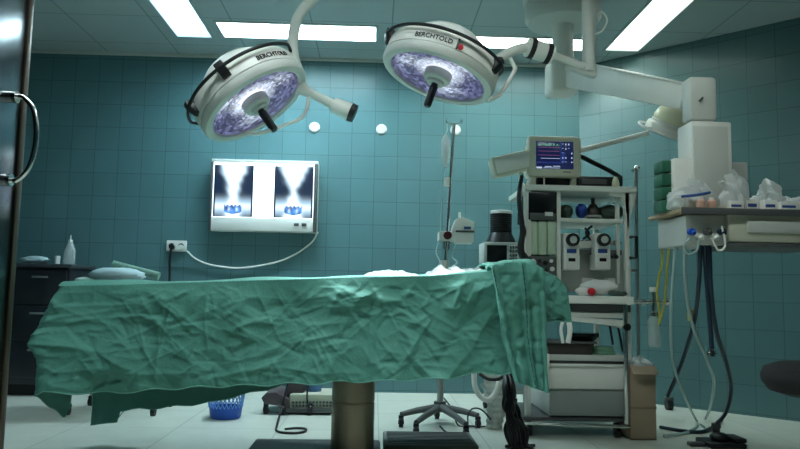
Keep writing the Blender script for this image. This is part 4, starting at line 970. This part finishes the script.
def radiograph(px0, px1, label, seed):
    g = np.random.default_rng(seed); x0, x1 = at(px0, 195, 6.05).x, at(px1, 195, 6.05).x; z0, z1 = pz+.004, bzt-.045
    nx, nz = 56, 84; Pg = [[(x0+(x1-x0)*j/nx, 6.0485, z0+(z1-z0)*i/nz) for j in range(nx+1)] for i in range(nz+1)]
    w = MB(); w.grid(Pg); o = w.build('radiograph', M['xray'], None, flat=False, base=Vector(((x0+x1)/2, 6.0485, z1)))
    ph = g.uniform(0, 6, 6)
    def fn(co):
        u = (co.x)/(x1-x0)*2; v = (co.z+(z1-z0))/(z1-z0)       # u -1..1, v 0 (bottom)..1
        wob = .10*math.sin(7*v+ph[0])+.06*math.sin(17*v+ph[1])+.04*math.sin(31*v+9*u+ph[2])
        waist = .41+.30*max(0, v-.76)/.24 - .20*math.exp(-((v-.5)/.2)**2) + wob*.6
        lung = 1/(1+math.exp(-(abs(u)-waist)/.055))
        val = 1-lung*(1-.85*math.exp(-((v-.2)/.13)**2)*(abs(u) < .9))
        val = max(0, min(1, val))
        spine = math.exp(-(u/.13)**2)*(.12+.06*math.sin(v*75))*(v > .3)
        col = np.array((.002, .005, .016))*(1-val) + np.array((.80, .97, 1.))*val
        mid = math.exp(-((val-.5)/.28)**2); col = col*(1-.35*mid)+np.array((.08, .32, .62))*.35*mid
        col = col*(1-spine*.5)
        # pelvic opening: dark blue crown shape low in the film
        uu, ww = u/.44, (v-.13)/.12
        if abs(uu) < 1 and -.7 < ww < 1:
            top = .55+.3*abs(math.sin(uu*7+ph[3])) ; inside = (ww < top) and (ww > -.62+.35*uu*uu)
            if inside: col = np.array((.03, .14, .40))*(1.1+.9*math.sin(uu*5+ph[4])*math.sin(ww*4+uu*3+ph[5])) + .02 + .5*math.exp(-((abs(uu)-.45)/.13)**2-((ww-.1)/.35)**2)
        return np.clip(col, .004, 2)
    colors(o, fn); tag(o, label, 'radiograph', 'radiographs on the light box'); return o
radiograph(213.5, 253, 'radiograph of a pelvis at the left on the light box', 1)
radiograph(274, 313, 'radiograph of a pelvis at the right on the light box', 2)
# cable and socket
so = at(176.5, 246, 6.14); t = thing('wall_socket', so, 'white double wall socket on the tiled back wall left of the light box', 'socket')
w = MB(); w.box(so.x-.085, so.x+.085, D-.022, D, so.z-.047, so.z+.047, .008); w.build('cover_plate', M['white'], t)
for dx in (-.04, .04):
    w = MB(); w.cyl((so.x+dx, D-.026, so.z), (so.x+dx, D-.018, so.z), .024, seg=24); w.build('outlet', M['dgrey'], t)
w = MB(); w.tube(path((318, 232, 6.09), (311, 243, 6.12), (294, 255, 6.13), (273, 263, 6.13), (240, 268, 6.13), (212, 265, 6.13), (196, 259, 6.12), (187, 251, 6.11)), .007, 8, 6)
tag(w.build('power_cord', M['white'], None, base=at(240, 268, 6.13)), 'white cable sagging along the wall from the light box to the socket', 'cable')
w = MB(); w.cyl((so.x+.045, D-.06, so.z-.01), (so.x+.045, D-.02, so.z-.01), .02, seg=14); tag(w.build('plug', M['white'], None, base=Vector((so.x+.045, D-.05, so.z))), 'white plug in the right half of the wall socket', 'plug')
w = MB(); w.cyl((so.x-.03, D-.06, so.z-.01), (so.x-.03, D-.02, so.z-.01), .022, seg=14); w.tube([(so.x-.03, D-.055, so.z-.01), (so.x-.04, D-.055, so.z-.1), (so.x-.035, D-.05, so.z-.3), (so.x-.03, D-.04, .5), (so.x-.03, D-.04, .02)], .010, 8, 6)
tag(w.build('black_lead', M['black'], None, base=Vector((so.x-.03, D-.05, so.z))), 'black plug and lead hanging straight down from the wall socket', 'cable')
for px, py, lab in ((314.5, 127.5, 'white round cover disc on the back wall nearest the left lamp'), (381.5, 129.5, 'white round cover disc on the back wall between the two lamp domes'), (455.5, 130, 'white round cover disc on the back wall behind the infusion stand top')):
    a = at(px, py, D); mt = Matrix.Translation((a.x, D, a.z)) @ Matrix.Rotation(PI/2, 4, 'X')
    w = MB(); w.lathe([(0, .018), (.036, .018), (.046, .010), (.048, 0), (0, 0)], mt, 32); tag(w.build('wall_disc', M['disc'], None, base=Vector((a.x, D-.01, a.z))), lab, 'cover disc', 'white round cover discs')  # plain white round disc on the wall, purpose unknown

# ------------------------------------------------------------------ left side: cabinet, bottles, pillow table
ca = at(10, 263, 5.66); cb = at(72, 263, 5.66); zc3 = ca.z
t = thing('side_cabinet', ((ca.x+cb.x)/2, 5.9, 0), 'dark low cabinet against the back wall at the far left', 'cabinet')
w = MB(); w.box(ca.x-.3, cb.x-.02, 5.68, 6.14, .09, zc3-.03, .004); w.build('cabinet_body', M['cab'], t)
w = MB(); w.box(ca.x-.32, cb.x, 5.65, 6.15, zc3-.03, zc3, .004); w.build('cabinet_top', mat('dark_worktop', (.05, .06, .07), .3), t)
for k in range(3):
    z1_ = zc3-.05-k*.28; w = MB(); w.box(ca.x+.02, cb.x-.04, 5.662, 5.69, z1_-.26, z1_, .004); dd = w.build('drawer', M['cab'], t)
    w = MB(); w.box((ca.x+cb.x)/2-.06, (ca.x+cb.x)/2+.06, 5.645, 5.668, z1_-.06, z1_-.045, .004); w.build('handle', M['steel'], dd)
w = MB(); w.box(ca.x-.28, cb.x-.05, 5.74, 6.1, .0, .09); w.build('plinth', M['black'], t)
a = at(66, 262, 5.74); t = thing('spray_bottle', (a.x, 5.8, zc3), 'clear plastic bottle with a thin nozzle on the dark cabinet', 'bottle')
mt = Matrix.Translation((a.x, 5.8, zc3)); hb = at(66, 238, 5.8).z-zc3
w = MB(); w.lathe([(0, 0), (.042, 0), (.045, .01), (.045, hb*.55), (.03, hb*.75), (.014, hb*.85), (0, hb*.85)], mt, 28); w.build('bottle_body', M['clear'], t)
w = MB(); w.lathe([(.016, hb*.82), (.016, hb*.93), (.006, hb*.95), (.004, hb*1.12), (0, hb*1.12)], mt, 18); w.build('nozzle', M['white'], t)
a = at(55, 261, 5.74); w = MB(); w.lathe([(0, 0), (.02, 0), (.022, .06), (.020, .068), (0, .068)], Matrix.Translation((a.x, 5.78, zc3)), 20); tag(w.build('white_cup', M['disc'], None, base=Vector((a.x, 5.78, zc3))), 'tiny white cup on the dark cabinet left of the clear bottle', 'cup')
a = at(30, 261, 5.74); w = MB(); w.ell((a.x, 5.82, zc3+.032), .11, .06, .032, lump=.15); tag(w.build('cloth_bundle', M['pillow'], None, base=Vector((a.x, 5.82, zc3))), 'small pale cloth bundle on the dark cabinet at the far left', 'bundle')
# small bedside table with pillow and roll
za = at(110, 283, 4.9).z; xa_, xb_ = at(72, 283, 4.9).x, at(165, 283, 4.9).x
t = thing('instrument_table', ((xa_+xb_)/2, 5.05, 0), 'steel instrument table standing behind the left end of the operating table', 'table')
w = MB(); w.box(xa_, xb_, 4.85, 5.3, za-.03, za, .006); w.build('table_top', M['steel'], t)
for x in (xa_+.03, xb_-.03):
    for y in (4.88, 5.27):
        w = MB(); w.cyl((x, y, .07), (x, y, za-.02), .012, seg=12); lg = w.build('leg', M['steel'], t); castor(lg, x, y, .03)
a = at(117, 277, 5.0); w = MB(); w.ell((a.x, 5.0, za+.054), .19, .11, .054, lump=.05); tag(w.build('pillow', M['pillow'], None, base=Vector((a.x, 5.0, za))), 'pale blue pillow on the instrument table behind the drape', 'pillow')
p0, p1 = at(113, 264.5, 5.17), at(159, 276.5, 5.17)
p0.z = max(p0.z, za+.03); w = MB(); w.cyl(p0, p1, .030, seg=20); o_ = w.build('fabric_roll', M['roll'], None, base=p1); tag(o_, 'patterned green fabric roll lying slanted behind the pale blue pillow', 'roll')
w = MB(); w.lathe([(0, -.004), (.02, -.004), (.02, .004), (0, .004)], Matrix.Translation(p0) @ (p1-p0).to_track_quat('Z', 'Y').to_matrix().to_4x4(), 20); w.build('roll_end', M['cream'], o_)
a = at(84, 280, 4.95); w = MB(); w.ell((a.x, 4.97, za+.018), .065, .05, .02, lump=.1); tag(w.build('gauze_bundle', M['mint'], None, base=Vector((a.x, 4.97, za))), 'small white gauze bundle left of the pale blue pillow', 'gauze')
xk0, xk1 = at(61, 272, 5.4).x, at(74, 272, 5.4).x; 
# ------------------------------------------------------------------ on the floor under the table
c = atz(222.5, 420, 0); c.y += .09; t = thing('floor_basket', (c.x, c.y, 0), 'blue plastic basket on the floor under the left part of the table', 'basket')
mb_ = Matrix.Translation((c.x, c.y, 0)); rt = .122; hb = .165
w = MB(); w.lathe([(0, 0), (.094, 0), (.100, .01), (.108, .075), (.104, .075), (.096, .012), (0, .010)], mb_, 40); w.build('solid_base', M['blue'], t)
w = MB()
for k in range(26):
    for s in (-1, 1):
        pts = []
        for j in range(7):
            q = j/6; a = 2*PI*k/26+s*q*.42; rr = .107+(rt-.107)*q; pts.append((c.x+rr*math.cos(a), c.y+rr*math.sin(a), .07+q*(hb-.07)))
        w.tube(pts, .0035, 5)
w.build('lattice', mat('light_blue_plastic', (.16, .36, .75), .4), t)
w = MB(); w.lathe([(rt-.006, hb-.004), (rt+.006, hb-.004), (rt+.007, hb+.008), (rt-.006, hb+.008)], mb_, 40, close=True); w.build('rim', M['blue'], t)

sx0, sx1 = at(262, 400, 5.2).x, at(344, 400, 5.2).x
t = thing('suction_unit', ((sx0+sx1)/2, 5.2, 0), 'low suction unit on wheels on the floor behind the table pedestal', 'suction unit')
zz = lambda py, Y: at(300, py, Y).z
w = MB(); q = [at(px, py, 5.0) for px, py in ((261, 398), (266, 393), (276, 392), (289, 399), (290, 410), (283, 412), (278, 406), (264, 404))]
w.prism([(p.x, p.z) for p in q], 5.0, 5.36, .008); w.build('side_frame', M['maroon'], t)
w = MB(); w.pbox(289, 394, 352, 410, 5.02, .32, .02); w.build('pump_case', M['beige'], t)
w = MB()
for k in range(12):
    for j in range(2): w.pbox(292+k*3.4, 401.5+j*3.2, 294.2+k*3.4, 403.5+j*3.2, 5.012, .012, .001)
w.build('vent_grille', M['dgrey'], t)
w = MB(); w.pbox(286, 381, 304, 394, 5.06, .2, .012); w.build('motor_housing', M['maroon'], t)
a = at(313, 390, 5.12); w = MB(); w.lathe([(0, a.z-.03), (.055, a.z-.03), (.055, a.z+.14), (.045, a.z+.155), (0, a.z+.155)], Matrix.Translation((a.x, 5.17, 0)), 28); w.build('collection_jar', mat('blue_tinted_jar', (.10, .22, .42), .2), t)
w = MB(); w.pbox(285, 409, 352, 413, 4.99, .38, .004); w.build('base_frame', M['dgrey'], t)
for px, Y in ((266, 5.02), (283, 4.98), (310, 5.0), (345, 5.0), (283, 5.36), (345, 5.36)):
    a = at(px, 405, Y); castor(t, a.x, Y, .033)
f0 = lambda px, py: atz(px, py, .008)
w = MB(); w.tube([at(288, 383, 5.0), at(284, 398, 4.94), at(281, 410, 4.88), f0(277, 425), f0(277, 431), f0(290, 433), f0(303, 432), f0(306, 429), f0(297, 428), f0(285, 429)], .007, 8, 6); tag(w.build('black_lead', M['black'], None, base=f0(290, 433)), 'black lead looping on the floor in front of the suction unit', 'cable')
w = MB(); w.tube(path((312, 378, 4.9), (308, 388, 4.96), (307, 398, 4.985), (309, 406, 4.98)), .006, 8, 6); tag(w.build('black_lead', M['black'], None, base=at(308, 390, 4.96)), 'short black lead hanging in front of the suction unit case', 'cable')

# white U shaped hose, pale ribbed bag, black cable bundle
w = MB(); w.tube(path((474, 372, 4.45), (475, 386, 4.45), (480, 396, 4.44), (488, 400, 4.43), (495, 394, 4.43), (499, 382, 4.43)), .017, 12, 8)
tag(w.build('white_hose', M['white'], None, base=at(480, 396, 4.44)), 'thick white hose hanging in a U under the right end of the table', 'hose')
zb5 = 0.004; a = atz(496, 431, 0); n = 30; rows = []
zt5 = at(496, 374, a.y).z
for i in range(41):
    q = i/40; row = []
    for j in range(n):
        an = 2*PI*j/n; rr = .045+.028*q+.007*math.sin(an*9+q*3)+.004*math.sin(q*60); row.append((a.x+.016*math.sin(q*3)+rr*math.cos(an), a.y+.07+rr*.8*math.sin(an), zb5+(zt5-zb5)*q))
    rows.append(row)
w = MB(); w.grid(rows, closed_u=True); tag(w.build('drain_bag', M['beige'] if False else mat('pale_grey_film', (.46, .50, .46), .4, bump=.3, bscale=40), None, 70, base=Vector((a.x, a.y+.07, 0))), 'pale grey pleated bag standing on the floor beside the black cable bundle', 'bag')
t = thing('cable_bundle', at(516, 449, 4.1), 'thick tangle of black cables hanging beside the trolley base under the table end', 'cables')
rg = random.Random(5)
for k in range(24):
    o0 = rg.uniform(-5, 7); o1 = rg.uniform(-5, 5); o2 = rg.uniform(-9, 12); Y0 = 4.02+rg.uniform(-.07, .07)
    w = MB(); w.tube([at(507+o0*.5, 372, Y0+.1), at(508+o0, 392, Y0), at(512+o1*1.6, 410, Y0-.02), at(514+o2, 428, Y0+rg.uniform(-.05, .05)), at(517+o2*.8, 444, Y0), Vector((at(517+o2*.8, 444, Y0).x+rg.uniform(-.04, .04), Y0-.04, .012))], rg.uniform(.006, .011), 8, 6); w.build('cable', M['black'], t)
w = MB(); w.tube(path((480, 374, 4.3), (488, 379, 4.26), (498, 379, 4.24), (506, 375, 4.22)), .011, 8, 6); w.build('cable', M['black'], t)
g0 = lambda px, py: atz(px, py, .007)
w = MB(); w.tube([at(444, 398, 4.84), at(452, 409, 4.75), g0(458, 425), g0(470, 426), g0(500, 427)], .005, 7, 6); tag(w.build('floor_lead', M['black'], None, base=g0(470, 426)), 'thin black lead running from the infusion stand along the floor', 'cable')
w = MB(); w.tube([g0(468, 424), at(468, 416, 4.5), at(472, 409, 4.5), at(480, 409, 4.5), at(488, 416, 4.5), g0(494, 425)], .005, 7, 6); tag(w.build('floor_lead', M['black'], None, base=g0(480, 425)), 'thin black lead looping upwards between the infusion stand and the pale bag', 'cable')
w = MB(); w.tube([g0(440, 426), g0(446, 432), g0(458, 438), g0(466, 447), g0(468, 452)], .006, 7, 6); tag(w.build('floor_lead', M['black'], None, base=g0(458, 438)), 'black lead on the floor along the edge of the grey step block', 'cable')

# cardboard box beside the trolley
b0 = atz(631, 440, 0); b1 = atz(658, 441, 0); zt6 = at(645, 366, b0.y).z
t = thing('cardboard_box', ((b0.x+b1.x)/2, b0.y+.14, 0), 'tall brown cardboard box used as a bin on the floor right of the trolley', 'box')
xL, xR, y0, y1 = b0.x, b1.x, b0.y, b0.y+.27
for nm, (a_, b_, c_, d_) in (('front_panel', (xL, xR, y0, y0+.006)), ('back_panel', (xL, xR, y1-.006, y1)), ('side_panel', (xL, xL+.006, y0+.006, y1-.006)), ('side_panel', (xR-.006, xR, y0+.006, y1-.006))):
    w = MB(); w.box(a_, b_, c_, d_, 0, zt6, .001); w.build(nm, M['card'], t)
w = MB(); w.box(xL, xR, y0, y1, .001, .007); w.build('bottom_panel', M['card'], t)
zs2 = at(645, 407, b0.y).z; w = MB(); w.box(xL-.002, xR+.002, y0-.003, y0+.002, zs2-.012, zs2+.004, .001); w.build('tape_band', mat('brown_tape', (.28, .20, .13), .4), t)
w = MB(); w.box(xL, xR, y0-.07, y0+.0, zt6-.004, zt6, .001, 1, Matrix.Translation((0, y0, zt6)) @ Matrix.Rotation(math.radians(38), 4, 'X') @ Matrix.Translation((0, -y0, -zt6))); w.build('flap', M['card'], t)
w = MB(); w.ell(((xL+xR)/2+.01, (y0+y1)/2-.03, zt6-.01), .085, .11, .055, lump=.16); tag(w.build('bin_liner', M['film'], None, base=Vector(((xL+xR)/2, (y0+y1)/2, zt6-.03))), 'crumpled clear liner bag bulging from the top of the cardboard box', 'bag')

# the beams of the two lit lamps
for fr, col, en in ((frA, (.9, .95, 1.), 34), (frB, (.95, .98, 1.), 34)):
    c, x, y, n, m = fr
    li = bpy.data.lights.new('lamp_beam', 'SPOT'); li.energy = en*.85; li.color = col; li.spot_size = math.radians(75); li.spot_blend = .8; li.shadow_soft_size = .16
    lo = bpy.data.objects.new('lamp_beam', li); COL.objects.link(lo)
    lo.matrix_world = Matrix.Translation(c + n*.18) @ (-n).to_track_quat('Z', 'Y').to_matrix().to_4x4()

# ------------------------------------------------------------------ light of the room, colour management
wd = bpy.data.worlds.new('world'); scene.world = wd; wd.use_nodes = True
wd.node_tree.nodes['Background'].inputs[0].default_value = (.02, .03, .035, 1); wd.node_tree.nodes['Background'].inputs[1].default_value = .3
scene.view_settings.view_transform = 'Standard'; scene.view_settings.look = 'None'; scene.view_settings.gamma = 1; scene.view_settings.use_curve_mapping = False
scene.view_settings.exposure = 1.42
scene.cycles.use_denoising = True
scene.cycles.max_bounces = 8; scene.cycles.transparent_max_bounces = 16
scene.cycles.sample_clamp_indirect = 4
